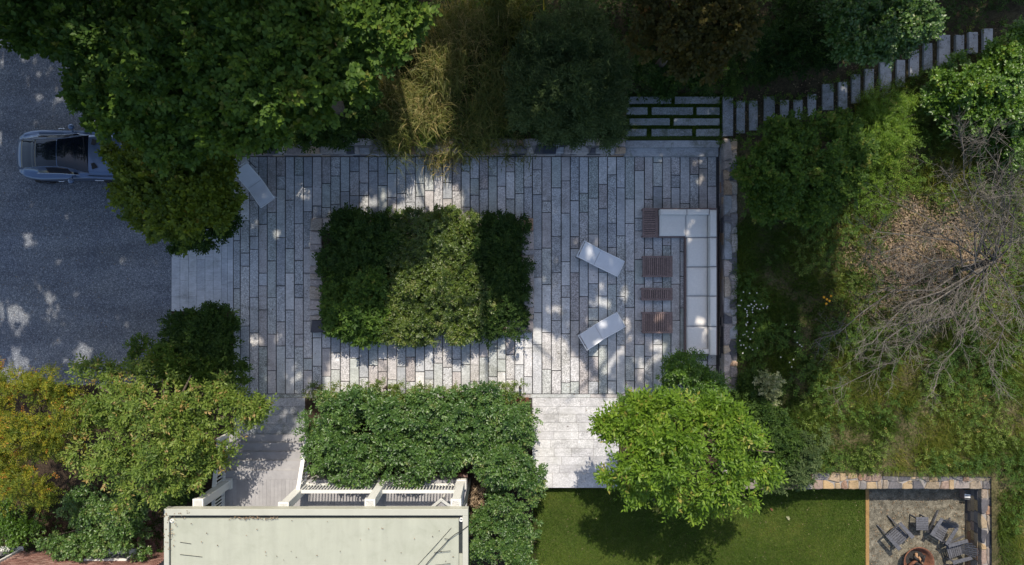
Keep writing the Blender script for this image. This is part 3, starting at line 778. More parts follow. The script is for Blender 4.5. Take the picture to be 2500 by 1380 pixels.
plant('laurel_shrub', 'bright glossy green shrub beside the top end of the stone steps', 'shrub', [(2400, 230, 90, 2.8), (2330, 200, 60, 2.6), (2460, 160, 70, 2.9), (2350, 270, 60, 2.4), (2470, 260, 60, 2.6), (2300, 240, 45, 2.3), (2490, 100, 45, 2.8)], 'leaf_bright', 140, 7, 0.11, 0.075, 0.24, 6, trunk=0.08, tbase=0.45)
plant('laurel_shrub', 'shaded green shrub at the far right edge below the bright glossy one', 'shrub', [(2450, 350, 60, 1.8), (2400, 340, 40, 1.6), (2490, 320, 45, 2.0), (2380, 300, 40, 1.7)], 'leaf_bright', 130, 7, 0.11, 0.07, 0.24, 6, trunk=0.06, tbase=0.28)
plant('maple_tree', 'dense mid green maple beside the right wall below the stone steps', 'tree', [(1920, 412, 105, 2.6), (1850, 405, 66, 2.3), (1990, 370, 85, 2.8), (2040, 430, 75, 2.4), (1880, 488, 65, 2.2), (1980, 480, 75, 2.3), (1930, 345, 62, 2.6), (2045, 325, 50, 2.7), (2080, 375, 50, 2.5)], 'leaf_maple', 125, 7, 0.11, 0.085, 0.26, 7, trunk=0.09, tbase=0.55)
plant('sumac_shrub', 'sunlit yellow green sumac with feathery leaves right of the dense maple', 'shrub', [(2150, 300, 55, 1.9), (2190, 260, 45, 2.0), (2120, 340, 45, 1.7), (2200, 320, 45, 1.8), (2150, 240, 40, 1.9), (2230, 280, 35, 1.9), (2160, 380, 45, 1.4)], 'leaf_lime', 60, 16, 0.10, 0.032, 0.5, 4, trunk=0.03, tbase=0.45, paired=True)
plant('sumac_shrub', 'low pale green sumac scrub below the brighter feathery one', 'shrub', [(2120, 430, 45, 1.2), (2180, 440, 50, 1.2), (2150, 500, 40, 1.0), (2100, 480, 35, 1.0)], 'leaf_lime', 45, 12, 0.09, 0.03, 0.4, 4, trunk=0.03, tbase=0.35, paired=True)
# --- planter block ---
def box_lobes(px0, py0, px1, py1, ztop, r, jz=0.12):
    a, b = W(px0, py1, ztop), W(px1, py0, ztop)
    out = []
    nx = max(2, int((b.x - a.x) / (r * 1.05))); ny = max(2, int((b.y - a.y) / (r * 1.05)))
    for i in range(nx):
        for j in range(ny):
            x = a.x + r * 0.8 + (b.x - a.x - 1.6 * r) * i / (nx - 1); y = a.y + r * 0.8 + (b.y - a.y - 1.6 * r) * j / (ny - 1)
            rr = r * random.uniform(0.9, 1.15)
            out.append((x + random.uniform(-.1, .1), y + random.uniform(-.1, .1), ztop - rr * 0.8 + random.uniform(-jz, jz), rr, rr, rr * 0.85))
            if i in (0, nx - 1) or j in (0, ny - 1): out.append((x, y, ztop - rr * 1.7, rr, rr, rr * 0.9))
    return out
def hedge(name, label, cat, lobes, mat, base, stems=4, **kw):
    root = empty(name, base, label, cat)
    for i in range(stems):
        l = lobes[(i * 7) % len(lobes)]
        m = MB(); m.tube([(l[0], l[1], base[2] - 0.1), (l[0] + 0.05, l[1], l[2] * 0.6), (l[0], l[1] + 0.05, l[2])], [0.05, 0.04, 0.02], 6); m.build('stem', M['bark'], root)
    foliage('crown', lobes, mat=M[mat], parent=root, **kw)
    return root
def mounds(spec, flat=0.8, k=7):
    return px_lobes(spec, k, flat, 0.40)
hedge('clipped_hedge', 'clipped hedge mound catching the sun in the middle of the stone planter', 'hedge', box_lobes(955, 520, 1160, 838, 1.06, 0.34, 0.16) + mounds([(1070, 570, 72, .78), (1000, 700, 66, .74), (1090, 690, 80, .80), (1160, 740, 60, .72), (1010, 790, 62, .70), (1110, 785, 66, .72), (945, 800, 42, .62), (1060, 620, 60, .8)]), 'leaf_hedge', (*W(1070, 670).xy, 0.35), 5, dens=120, lps=7, L=0.088, Wd=0.047, slen=0.2, tbase=0.55, zmin=-0.6, clump=0.26, shoot=0.12, hole=0.27)
hedge('clipped_hedge', 'darker shaded hedge mound at the sofa end of the stone planter', 'hedge', box_lobes(1165, 530, 1282, 820, 0.98, 0.34, 0.14) + mounds([(1215, 575, 62, .72), (1235, 660, 58, .70), (1230, 750, 60, .70), (1200, 800, 40, .62), (1180, 620, 46, .66)]), 'leaf_dark', (*W(1225, 670).xy, 0.35), 4, dens=120, lps=7, L=0.088, Wd=0.047, slen=0.2, tbase=0.36, zmin=-0.6, clump=0.26, shoot=0.12, hole=0.27)  # darker leaf set and tint put this mound's shade into its colour
hedge('evergreen_shrub', 'dark rounded shrub at the top of the planter end nearest the drive', 'shrub', box_lobes(815, 530, 960, 680, 1.0, 0.36, 0.15) + mounds([(868, 582, 70, .78), (930, 562, 55, .74), (826, 640, 50, .70), (900, 640, 60, .74), (960, 590, 46, .68), (840, 545, 36, .64)]), 'leaf_dark', (*W(860, 600).xy, 0.35), 4, dens=125, lps=7, L=0.10, Wd=0.06, slen=0.22, tbase=0.55, zmin=-0.6, clump=0.28, shoot=0.14, hole=0.27)
hedge('oak_shrub', 'loose leafy shrub with a sunlit spray in the planter corner nearest the porch', 'shrub', box_lobes(800, 690, 930, 815, 0.95, 0.36, 0.2) + mounds([(830, 720, 48, .72), (870, 700, 50, .8), (905, 760, 50, .74), (832, 780, 44, .70), (880, 800, 48, .68)]) + px_lobes([(850, 765, 44, 1.2), (905, 690, 36, 1.2), (870, 725, 30, 1.25)], 5), 'leaf_maple', (*W(850, 740).xy, 0.35), 4, dens=100, lps=7, L=0.135, Wd=0.075, slen=0.26, tbase=0.42, zmin=-0.6, clump=0.3, shoot=0.16, hole=0.3)
# --- big hedge by the porch ---
hl = box_lobes(790, 985, 1260, 1130, 1.35, 0.42, 0.2) + mounds([(815, 1040, 72, 1.25), (890, 1010, 66, 1.3), (960, 1030, 74, 1.35), (1040, 1005, 62, 1.25), (1110, 1020, 70, 1.35), (1190, 1000, 58, 1.3), (1250, 1020, 56, 1.25), (1270, 1070, 40, 1.1), (800, 1110, 58, 1.2), (870, 1115, 62, 1.3), (945, 1120, 62, 1.25), (1015, 1115, 58, 1.3), (1075, 1120, 50, 1.2), (840, 1160, 34, 1.0), (1000, 1150, 40, 1.1), (1180, 1060, 52, 1.2)], 0.75)
hedge('laurel_hedge', 'long glossy green hedge between the patio and the white porch railing', 'hedge', hl, 'leaf_laurel', (*W(1010, 1060).xy, 0), 6, dens=105, lps=7, L=0.12, Wd=0.066, slen=0.25, tbase=0.5, zmin=-0.6, clump=0.3, shoot=0.14)
fl = [(*W(x, 958 + random.uniform(-6, 10), 0.9).xy, 0.8, 0.3, 0.26, 0.4) for x in range(765, 1270, 24)]
hedge('box_border', 'row of small olive green shrubs along the patio edge in front of the glossy hedge', 'hedge', fl, 'leaf_hedge', (*W(1010, 962).xy, 0), 6, dens=210, lps=7, L=0.07, Wd=0.038, slen=0.18, tbase=0.66, zmin=-0.6)
plant('laurel_shrub', 'rounded glossy shrub at the lower right corner of the long hedge', 'shrub', [(1215, 1130, 70, 1.3), (1265, 1100, 55, 1.3), (1280, 1160, 45, 1.1)], 'leaf_laurel', 150, 7, 0.11, 0.06, 0.22, 6, trunk=0.05, tbase=0.5)
plant('laurel_shrub', 'glossy shrub between the porch corner and the lawn', 'shrub', [(1245, 1220, 60, 1.0), (1280, 1190, 40, 0.9), (1215, 1180, 30, 0.9)], 'leaf_laurel', 150, 7, 0.10, 0.055, 0.22, 6, trunk=0.04, tbase=0.55)
plant('laurel_shrub', 'glossy shrub beside the roof edge at the bottom of the lawn', 'shrub', [(1200, 1320, 75, 0.9), (1260, 1320, 50, 0.8), (1180, 1275, 35, 0.8), (1240, 1370, 60, 0.9), (1290, 1290, 25, 0.6)], 'leaf_laurel', 140, 7, 0.10, 0.055, 0.22, 6, trunk=0.04, tbase=0.5)
plant('dry_plant', 'small straw coloured plant in the gap behind the porch corner', 'plant', [(1160, 1215, 22, 0.35), (1175, 1195, 14, 0.3)], 'leaf_litter', 160, 8, 0.10, 0.03, 0.2, 4, trunk=0.02, tbase=0.5)
# --- bottom left ---
plant('serviceberry_tree', 'light green tree with loose branches hanging over the porch steps', 'tree', [(380, 1040, 115, 3.9), (300, 1000, 84, 3.5), (260, 1090, 84, 3.7), (470, 985, 74, 3.5), (515, 1055, 62, 3.2), (455, 1125, 84, 3.3), (350, 1150, 80, 3.6), (250, 940, 65, 3.3), (560, 990, 55, 3.2), (610, 985, 38, 3.1), (330, 920, 42, 3.2), (220, 1020, 50, 3.3), (640, 980, 20, 3.0), (600, 1015, 24, 3.0), (630, 1005, 18, 3.0), (560, 1050, 24, 3.0), (400, 925, 26, 3.2), (275, 905, 22, 3.1), (200, 960, 24, 3.2), (240, 1160, 34, 3.1), (300, 1215, 30, 3.0), (470, 915, 26, 3.2), (530, 935, 24, 3.2), (500, 1125, 40, 3.1), (545, 1120, 24, 2.9), (400, 1205, 28, 3.0)], 'leaf_olive', 66, 7, 0.14, 0.06, 0.36, 7, flat=0.6, clump=0.5, shoot=0.22, tvar=0.26, hole=0.46, hscale=1.7, trunk=0.13, tbase=0.5 )
plant('locust_tree', 'yellow and orange tinged tree at the left edge below the drive', 'tree', [(80, 1020, 105, 3.7), (20, 960, 70, 3.5), (120, 950, 60, 3.4), (60, 1120, 90, 3.5), (150, 1080, 65, 3.4), (10, 1180, 60, 3.2), (90, 1190, 55, 3.2), (160, 980, 45, 3.3), (-40, 1060, 90, 3.6)], 'leaf_yellow', 75, 11, 0.10, 0.042, 0.34, 7, trunk=0.12, tbase=0.42, paired=True, hole=0.42, clump=0.5, tvar=0.3)
plant('shrub', 'boxy dark shrub beside the entry path where it meets the drive', 'shrub', [(500, 800, 58, 1.6), (450, 810, 48, 1.5), (540, 790, 42, 1.5), (545, 860, 50, 1.5), (470, 870, 60, 1.6)], 'leaf_dark', 160, 7, 0.10, 0.06, 0.22, 6, trunk=0.06, tbase=0.55)
plant('shrub', 'green shrub between the drive and the light green tree', 'shrub', [(420, 890, 65, 1.9), (360, 880, 45, 1.7), (500, 920, 60, 1.7), (340, 850, 25, 1.5), (560, 920, 45, 1.5)], 'leaf_maple', 130, 7, 0.11, 0.055, 0.25, 6, trunk=0.06, tbase=0.5)
plant('ivy_shrub', 'leafy climbing shrub in front of the brick wall and small window', 'shrub', [(290, 1280, 75, 1.5), (230, 1320, 55, 1.1), (320, 1320, 45, 1.1), (210, 1230, 55, 1.4), (310, 1220, 55, 1.6), (160, 1320, 40, 0.9), (120, 1310, 35, 0.8)], 'leaf_laurel', 120, 7, 0.095, 0.06, 0.22, 6, trunk=0.04, tbase=0.6)
plant('ivy_shrub', 'small green shrub at the bottom left edge by the brick house', 'shrub', [(25, 1290, 45, 1.0), (10, 1240, 40, 1.1), (70, 1280, 35, 0.8)], 'leaf_bright', 120, 7, 0.095, 0.055, 0.22, 6, trunk=0.03, tbase=0.3)
plant('shrub', 'deep shade shrub under the light green tree beside the brick path', 'shrub', [(430, 1190, 45, 1.0), (400, 1170, 45, 1.1), (475, 1150, 34, 1.0)], 'leaf_dark', 120, 7, 0.10, 0.055, 0.22, 6, trunk=0.04, tbase=0.5)
# --- bottom right tree and shrubs ---
plant('dogwood_tree', 'lime green tree standing over the edge of the lawn', 'tree', [(1661, 1090, 93, 4.8), (1566, 1031, 62, 4.1), (1499, 1031, 34, 3.9), (1737, 1027, 69, 4.3), (1794, 1086, 65, 4.6), (1855, 1128, 47, 3.9), (1566, 1120, 60, 4.5), (1623, 1166, 62, 4.0), (1746, 1157, 69, 4.2), (1528, 1157, 34, 3.8), (1594, 1220, 29, 3.3), (1699, 1239, 29, 3.3), (1472, 1029, 19, 3.9), (1488, 1048, 15, 3.9), (1505, 1126, 17, 3.8), (1488, 1166, 14, 3.7), (1551, 1208, 22, 3.5), (1642, 1229, 21, 3.4), (1760, 1229, 22, 3.5), (1822, 1216, 19, 3.7), (1877, 1162, 19, 3.9), (1889, 1103, 17, 4.1), (1841, 1052, 21, 4.2), (1699, 998, 22, 4.3), (1642, 1006, 21, 4.2), (1594, 1006, 19, 4.1), (1765, 998, 19, 4.2), (1803, 1187, 52, 4.1), (1642, 1019, 60, 4.5), (1518, 1086, 30, 4.1)], 'leaf_lime', 62, 7, 0.17, 0.068, 0.38, 7, flat=0.6, trunk=0.13, tbase=0.45, frac=0.46, clump=0.5, shoot=0.22, tvar=0.26, hole=0.46, hscale=1.7)
plant('shrub', 'mid green shrub reaching up to the lower end of the sofa', 'shrub', [(1680, 920, 55, 1.6), (1650, 890, 30, 1.7), (1690, 880, 28, 1.8), (1720, 950, 50, 1.6), (1620, 960, 40, 1.3), (1660, 970, 60, 1.5), (1540, 985, 28, 0.9)], 'leaf_bright', 120, 7, 0.105, 0.045, 0.26, 6, trunk=0.05, tbase=0.3)
plant('oakleaf_shrub', 'dark shrub covering the lower end of the right stone wall', 'shrub', [(1820, 1000, 55, 1.3), (1880, 1040, 60, 1.3), (1780, 975, 25, 1.1), (1900, 1110, 50, 1.1), (1840, 940, 35, 1.1), (1930, 1070, 40, 1.0)], 'leaf_dark', 130, 7, 0.12, 0.05, 0.26, 6, trunk=0.04, tbase=0.6)
plant('hydrangea_shrub', 'pale cream flowering shrub just past the end of the right wall', 'shrub', [(1875, 950, 26, 1.5), (1890, 930, 18, 1.5), (1860, 925, 16, 1.5), (1882, 975, 16, 1.4)], 'leaf_pale', 150, 7, 0.08, 0.05, 0.18, 5, trunk=0.03, tbase=0.5)
plant('oakleaf_shrub', 'grey green shrub over the left end of the tan stone wall', 'shrub', [(1930, 1140, 45, 1.1), (1960, 1110, 40, 1.1), (1900, 1175, 35, 1.0), (1980, 1080, 35, 1.0), (1955, 1165, 28, 0.9)], 'leaf_willow', 120, 7, 0.10, 0.045, 0.24, 5, trunk=0.03, tbase=0.6)

# --- ornamental grasses -------------------------------------------------
def blades(cx, cy, cz, n, h, spread, wid, tb=0.5, tv=0.2, base_r=0.15, segs=3):
    a = RNG.uniform(0, 2 * np.pi, n); out = RNG.uniform(0.25, 1.0, n) * spread; hh = h * RNG.uniform(0.6, 1.1, n)
    bx = cx + base_r * RNG.normal(0, 1, n); by = cy + base_r * RNG.normal(0, 1, n)
    dirx, diry = np.cos(a), np.sin(a)
    pts = []
    for s in np.linspace(0, 1, segs + 1):
        pts.append(np.stack([bx + dirx * out * s ** 1.6, by + diry * out * s ** 1.6, cz + hh * (np.sin(s * 2.2) / math.sin(1.57) if segs > 1 else s)], 1))
    side = np.stack([-diry, dirx, np.zeros(n)], 1) * wid / 2
    V, F = [], []
    for i in range(segs):
        V += [pts[i] - side * (1 - i / segs), pts[i] + side * (1 - i / segs)]
    V.append(pts[segs])
    V = np.stack(V, 1); m = V.shape[1]
    b = np.arange(n)[:, None] * m
    tris = []
    for i in range(segs - 1):
        tris += [[2 * i, 2 * i + 1, 2 * i + 3], [2 * i, 2 * i + 3, 2 * i + 2]]
    tris.append([2 * segs - 2, 2 * segs - 1, 2 * segs])
    F = np.concatenate([b + np.array([t]) for t in tris], 1).reshape(-1, 3)
    t = np.repeat(np.clip(tb + RNG.normal(0, tv, n), 0, 1), m)
    return V.reshape(-1, 3), F, t

GRASSES = [(1040, 265, 'tan and lime ornamental grass in the shaft of sun above the top wall', 0.62, 2000, 1.3, 1.0), (1085, 190, 'tall bamboo like grass behind the sunlit tan clump', 0.55, 1100, 1.8, 1.1),
           (975, 330, 'dark grass clump hanging over the wall left of the sunlit tan clump', 0.3, 900, 1.2, 0.8), (1160, 330, 'green arching grass over the wall right of the sunlit tan clump', 0.4, 900, 1.2, 0.9),
           (1080, 345, 'short straw coloured grass spilling onto the sunlit wall top', 0.8, 900, 0.8, 0.7), (1000, 110, 'tan feathery grass at the edge of the tall maple', 0.72, 800, 1.7, 0.9),
           (1130, 90, 'dark brown grass at the very top of the bank', 0.62, 1100, 1.7, 1.1), (1225, 200, 'lime tipped bamboo grass beside the willow leaved shrub', 0.42, 900, 1.7, 1.0), (1200, 270, 'shaded green grass between the sunlit clump and the willow leaved shrub', 0.35, 800, 1.4, 0.9),
           (950, 240, 'brownish grass under the lit edge of the tall maple', 0.6, 700, 1.4, 0.9), (1250, 335, 'small dark grass clump on the wall near the plaque', 0.4, 500, 0.9, 0.6), (1230, 60, 'tall dark grass at the top edge beside the willow leaved shrub', 0.4, 900, 1.7, 1.0)]
for px, py, lab, tb, n, h, sp in GRASSES:
    c = W(px, py, 1.0); g = ground_z(c.x, c.y)
    root = empty('ornamental_grass', (c.x, c.y, g), lab, 'grass clump', 'ornamental grasses on the bank above the top wall')
    V, F, T = blades(0, 0, 0, n, h, sp, 0.035, tb, 0.24, 0.42)
    add_obj('blades', quads_mesh('blades', V, F, T, M['leaf_grass']), root)

plant('sumac_shrub', 'yellow green weedy shrub among the sunlit grass above the top wall', 'shrub', [(1070, 300, 34, 1.1), (1010, 255, 26, 1.2), (1090, 240, 28, 1.2), (1040, 335, 24, 0.9)], 'leaf_lime', 60, 9, 0.10, 0.03, 0.3, 5, trunk=0.02, tbase=0.4)
# --- ground cover ------------------------------------------------------
def scatter_poly(n, poly, z=0.5):
    """n random world points inside a photograph-pixel polygon taken at height z."""
    xs = [p[0] for p in poly]; ys = [p[1] for p in poly]
    px = RNG.uniform(min(xs), max(xs), n); py = RNG.uniform(min(ys), max(ys), n)
    k = in_poly(px, py, poly); px, py = px[k], py[k]
    s = (CAM_H - z) / CAM_H / PPM
    return (px - 1250) * s, (690 - py) * s
def grass_tris(x, y, z, h, wid, lean, tint):
    n = len(x); a = RNG.uniform(0, 2 * np.pi, n); l = lean * h * RNG.uniform(0.3, 1.2, n); b = RNG.uniform(0, 2 * np.pi, n)
    d = np.stack([np.cos(b), np.sin(b), 0 * b], 1) * (wid / 2)[:, None] if hasattr(wid, '__len__') else np.stack([np.cos(b), np.sin(b), 0 * b], 1) * wid / 2
    p = np.stack([x, y, z], 1); t = p + np.stack([np.cos(a) * l, np.sin(a) * l, h], 1)
    V = np.stack([p - d, p + d, t], 1).reshape(-1, 3)
    return V, np.arange(3 * n).reshape(-1, 3), np.repeat(tint, 3)
def stuff(name, parts, mat):
    Vs, Fs, Ts, off = [], [], [], 0
    for V, F, T in parts: Vs.append(V); Fs.append(F + off); Ts.append(T); off += len(V)
    return tag(add_obj(name, quads_mesh(name, np.concatenate(Vs), np.concatenate(Fs), np.concatenate(Ts), mat)), kind='stuff')

# lawn
x, y = scatter_poly(150000, [(1288, 1193.5), (2114, 1193.5), (2114, 1440), (1288, 1440)], LAWN_Z)
k = RNG.uniform(0, 1, len(x)) < 1.2
tn = np.clip(0.42 + 0.75 * (noise2(x, y, 1, 0.7) - 0.5) + 0.45 * (noise2(x, y, 2, 3.5) - 0.5) + RNG.normal(0, 0.16, len(x)), 0, 1)
stuff('lawn_grass', [grass_tris(x, y, np.full(len(x), LAWN_Z), RNG.uniform(0.03, 0.07, len(x)), 0.016, 0.9, tn)], M['leaf_lawn'])
# moss and turf between the stepping stones
x, y = scatter_poly(26000, [(1526, 234), (1762, 234), (1762, 336), (1522, 336)], LZ)
stuff('turf', [grass_tris(x, y, np.full(len(x), LZ), RNG.uniform(0.03, 0.075, len(x)), 0.02, 0.9, np.clip(0.35 + RNG.normal(0, 0.15, len(x)), 0, 1))], M['leaf_lawn'])
# meadow
MEADOW = [(1803, 560), (1850, 500), (2040, 470), (2090, 240), (2230, 190), (2520, 160), (2520, 1400), (2445, 1400), (2440, 1160), (1803, 1150)]
x, y = scatter_poly(300000, MEADOW, 0.9)
px_, py_ = 1250 + x * PPM * 1.035, 690 - y * PPM * 1.035
litter = np.exp(-(((px_ - 2230) / 150) ** 2 + ((py_ - 620) / 150) ** 2)) + 0.6 * np.exp(-(((px_ - 2400) / 120) ** 2 + ((py_ - 640) / 120) ** 2))
dn = noise2(x, y, 5, 1.3) * 0.6 + noise2(x, y, 6, 4.0) * 0.4
keep = (RNG.uniform(0, 1, len(x)) < np.clip(-0.35 + 2.1 * dn, 0.06, 1) * (1 - 0.95 * np.clip(litter * 1.2, 0, 1))) & ~((x > xR1 - 0.3) & (x < xF1 + 0.1) & (y < yB1 + 0.05))
x, y, px_, py_ = x[keep], y[keep], px_[keep], py_[keep]
dry = np.clip((px_ - 1950) / 500, 0, 1) * 0.22
tn = np.clip(0.30 + dry + 0.75 * (noise2(x, y, 7, 0.8) - 0.5) + RNG.normal(0, 0.15, len(x)), 0, 1)
g = bank_h(x, y)
hgt = RNG.uniform(0.08, 0.34, len(x)) * (0.5 + noise2(x, y, 8, 1.1))
stuff('meadow_grass', [grass_tris(x, y, g - 0.01, hgt, 0.022, 1.3, tn)], M['leaf_meadow'])
# broad leaved weeds in the meadow
x, y = scatter_poly(8500, MEADOW, 0.9); px_, py_ = 1250 + x * PPM * 1.035, 690 - y * PPM * 1.035
litter = np.exp(-(((px_ - 2230) / 140) ** 2 + ((py_ - 620) / 150) ** 2))
kp = (noise2(x, y, 9, 1.0) + RNG.uniform(-0.2, 0.2, len(x)) > 0.5) & (RNG.uniform(0, 1, len(x)) > litter) & ~((x > xR1 - 0.3) & (x < xF1 + 0.1) & (y < yB1 + 0.05))
x, y = x[kp], y[kp]; n = len(x)
P = np.stack([x, y, bank_h(x, y) + RNG.uniform(0.08, 0.55, n)], 1); a = RNG.uniform(0, 2 * np.pi, n)
V, F, T = spray_leaves(P, np.stack([np.cos(a), np.sin(a), 0.5 + 0 * a], 1), 9, 0.11, 0.035, 0.26, 0.9, np.clip(0.4 + 0.7 * (noise2(x, y, 10, 0.6) - 0.5) + RNG.normal(0, 0.12, n), 0, 1))
stuff('meadow_weeds', [(V, F, T)], M['leaf_maple'])
x, y = scatter_poly(6500, MEADOW, 0.9); px_, py_ = 1250 + x * PPM * 1.035, 690 - y * PPM * 1.035
kp = (noise2(x, y, 12, 0.9) > 0.48) & (px_ > 1950) & ~((x > xR1 - 0.3) & (x < xF1 + 0.1) & (y < yB1 + 0.05)) & (np.exp(-(((px_ - 2230) / 140) ** 2 + ((py_ - 620) / 150) ** 2)) < 0.4)
x, y = x[kp], y[kp]; n = len(x)
P = np.stack([x, y, bank_h(x, y) + RNG.uniform(0.1, 0.35, n)], 1); a = RNG.uniform(0, 2 * np.pi, n)
V, F, T = spray_leaves(P, np.stack([np.cos(a), np.sin(a), 0.6 + 0 * a], 1), 9, 0.085, 0.028, 0.24, 0.9, np.clip(0.4 + RNG.normal(0, 0.22, n), 0, 1))
stuff('meadow_weeds', [(V, F, T)], M['leaf_olive'])
# leaf litter
x, y = scatter_poly(24000, [(2060, 470), (2300, 480), (2480, 520), (2480, 780), (2080, 800)], 0.9); px_, py_ = 1250 + x * PPM * 1.035, 690 - y * PPM * 1.035
lt = np.exp(-(((px_ - 2230) / 130) ** 2 + ((py_ - 620) / 140) ** 2)) + 0.7 * np.exp(-(((px_ - 2400) / 110) ** 2 + ((py_ - 640) / 100) ** 2))
kp = RNG.uniform(0, 1, len(x)) < lt; x, y = x[kp], y[kp]; n = len(x)
def flat_leaves(x, y, z, L, tint):
    n = len(x); a = RNG.uniform(0, 2 * np.pi, n)
    nr = RNG.normal(0, 0.3, (n, 3)); nr[:, 2] += 1
    return leaves_arrays(np.stack([x, y, z], 1), np.stack([np.cos(a), np.sin(a), 0.1 * RNG.normal(0, 1, n)], 1), nr, L * RNG.uniform(0.6, 1.3, n), L * 0.6 * RNG.uniform(0.7, 1.2, n), tint)
stuff('leaf_litter', [flat_leaves(x, y, bank_h(x, y) + RNG.uniform(0.01, 0.06, n), 0.10, np.clip(0.45 + RNG.normal(0, 0.2, n), 0, 1))], M['leaf_litter'])
# undergrowth on the shaded bank
x, y = scatter_poly(9500, [(-20, -20), (2520, -20), (2520, 120), (2300, 100), (2100, 190), (1760, 225), (1520, 225), (1500, 335), (560, 335), (380, 200), (250, 100), (-20, 70)], 1.0); q_ = ((1250 + x * PPM * 1.04 - 1765) * 0.272 + (690 - y * PPM * 1.04) - 285) ; kp = ~((1250 + x * PPM * 1.04 > 1755) & (np.abs(q_) < 62)); x, y = x[kp], y[kp]; n = len(x)
P = np.stack([x, y, bank_h(x, y) + RNG.uniform(0.05, 0.4, n)], 1); a = RNG.uniform(0, 2 * np.pi, n)
V, F, T = spray_leaves(P, np.stack([np.cos(a), np.sin(a), 0.7 + 0 * a], 1), 7, 0.12, 0.05, 0.3, 0.9, np.clip(0.45 + 0.5 * (noise2(x, y, 15, 0.7) - 0.5) + RNG.normal(0, 0.12, n), 0, 1))
stuff('undergrowth', [(V, F, T)], M['leaf_dark'])
x, y = scatter_poly(1600, [(1770, 240), (2430, 60), (2440, 100), (2330, 170), (2100, 270), (1770, 340)], 1.0); n = len(x)
stuff('fallen_leaves', [flat_leaves(x, y, bank_h(x, y) + 0.03, 0.07, np.clip(0.3 + RNG.normal(0, 0.2, n), 0, 1))], M['leaf_litter'])
x, y = scatter_poly(380, [(575, 385), (1750, 385), (1750, 1060), (575, 1060)], 0); n = len(x)
stuff('fallen_leaves', [flat_leaves(x, y, np.full(n, 0.036), 0.055, np.clip(0.2 + RNG.normal(0, 0.25, n), 0, 1))], M['leaf_litter'])
x, y = scatter_poly(260, [(0, 100), (400, 150), (410, 900), (0, 900)], 0); n = len(x)
stuff('fallen_leaves', [flat_leaves(x, y, np.full(n, 0.01), 0.055, np.clip(0.2 + RNG.normal(0, 0.25, n), 0, 1))], M['leaf_litter'])
x, y = scatter_poly(420, [(2125, 1200), (2398, 1200), (2398, 1390), (2125, 1390)], LAWN_Z); n = len(x)
stuff('fallen_leaves', [flat_leaves(x, y, np.full(n, LAWN_Z + 0.012), 0.07, np.clip(0.25 + RNG.normal(0, 0.25, n), 0, 1))], M['leaf_litter'])
x, y = scatter_poly(90, [(1310, 1200), (2100, 1200), (2100, 1390), (1310, 1390)], LAWN_Z); n = len(x)
stuff('fallen_leaves', [flat_leaves(x, y, np.full(n, LAWN_Z + 0.05), 0.045, np.clip(0.6 + RNG.normal(0, 0.3, n), 0, 1))], M['leaf_litter'])
p_ = np.concatenate([np.stack(scatter_poly(90, [(402, 1250), (470, 1245), (440, 1275), (425, 1340), (402, 1340)], 3.6), 1), np.stack(scatter_poly(70, [(560, 1261), (680, 1261), (680, 1266), (560, 1266)], 3.6), 1), np.stack(scatter_poly(30, [(420, 1270), (1120, 1270), (1120, 1380), (420, 1380)], 3.6), 1)])
stuff('fallen_leaves', [flat_leaves(p_[:, 0], p_[:, 1], np.full(len(p_), 3.675), 0.06, np.clip(0.2 + RNG.normal(0, 0.25, len(p_)), 0, 1))], M['leaf_litter'])
L_ = []
for i, (x0, x1, y0, y1) in enumerate(TREADS):
    for _ in range(7):
        c = W((x0 + x1) / 2, (y0 + y1) / 2, 1.0); z = max(0.50, float(bank_h(c.x, c.y)) + 0.07)
        q = W(random.uniform(x0, x1), random.uniform(y0, y1), z + 0.008); L_.append(tuple(q))
L_ = np.array(L_)
stuff('fallen_leaves', [flat_leaves(L_[:, 0], L_[:, 1], L_[:, 2], 0.06, np.clip(0.15 + RNG.normal(0, 0.25, len(L_)), 0, 1))], M['leaf_litter'])
# low plants creeping over the edges of the stone steps
V_ = []
for i, (x0, x1, y0, y1) in enumerate(TREADS):
    for _ in range(9):
        e = random.choice((y0 + random.uniform(-14, 3), y1 + random.uniform(-3, 14)))
        q = W(random.uniform(x0 - 6, x1 + 6), e, 1.2); V_.append((q.x, q.y, float(bank_h(q.x, q.y)) + random.uniform(0.06, 0.2)))
P = np.array(V_); n = len(P); a = RNG.uniform(0, 2 * np.pi, n)
V, F, T = spray_leaves(P, np.stack([np.cos(a), np.sin(a), 0.5 + 0 * a], 1), 8, 0.10, 0.045, 0.26, 0.9, np.clip(0.6 + RNG.normal(0, 0.15, n), 0, 1))
stuff('ground_cover', [(V, F, T)], M['leaf_maple'])
# leafy stems round the daisies
x, y = scatter_poly(420, [(1805, 715), (1875, 715), (1865, 870), (1805, 870)], 0.95); n = len(x)
P = np.stack([x, y, bank_h(x, y) + RNG.uniform(0.1, 0.3, n)], 1); a = RNG.uniform(0, 2 * np.pi, n)
V, F, T = spray_leaves(P, np.stack([np.cos(a), np.sin(a), 0.6 + 0 * a], 1), 8, 0.085, 0.025, 0.22, 0.9, np.clip(0.6 + RNG.normal(0, 0.15, n), 0, 1))
stuff('ground_cover', [(V, F, T)], M['leaf_maple'])
# ivy, ferns at wall edges
x, y = scatter_poly(900, [(300, 1190), (570, 1190), (400, 1360), (0, 1360), (0, 1190)], 0.2); n = len(x)
P = np.stack([x, y, RNG.uniform(0.02, 0.25, n)], 1); a = RNG.uniform(0, 2 * np.pi, n)
V, F, T = spray_leaves(P, np.stack([np.cos(a), np.sin(a), 0.7 + 0 * a], 1), 7, 0.09, 0.05, 0.24, 0.9, np.clip(0.4 + RNG.normal(0, 0.15, n), 0, 1))
stuff('ground_cover', [(V, F, T)], M['leaf_dark'])

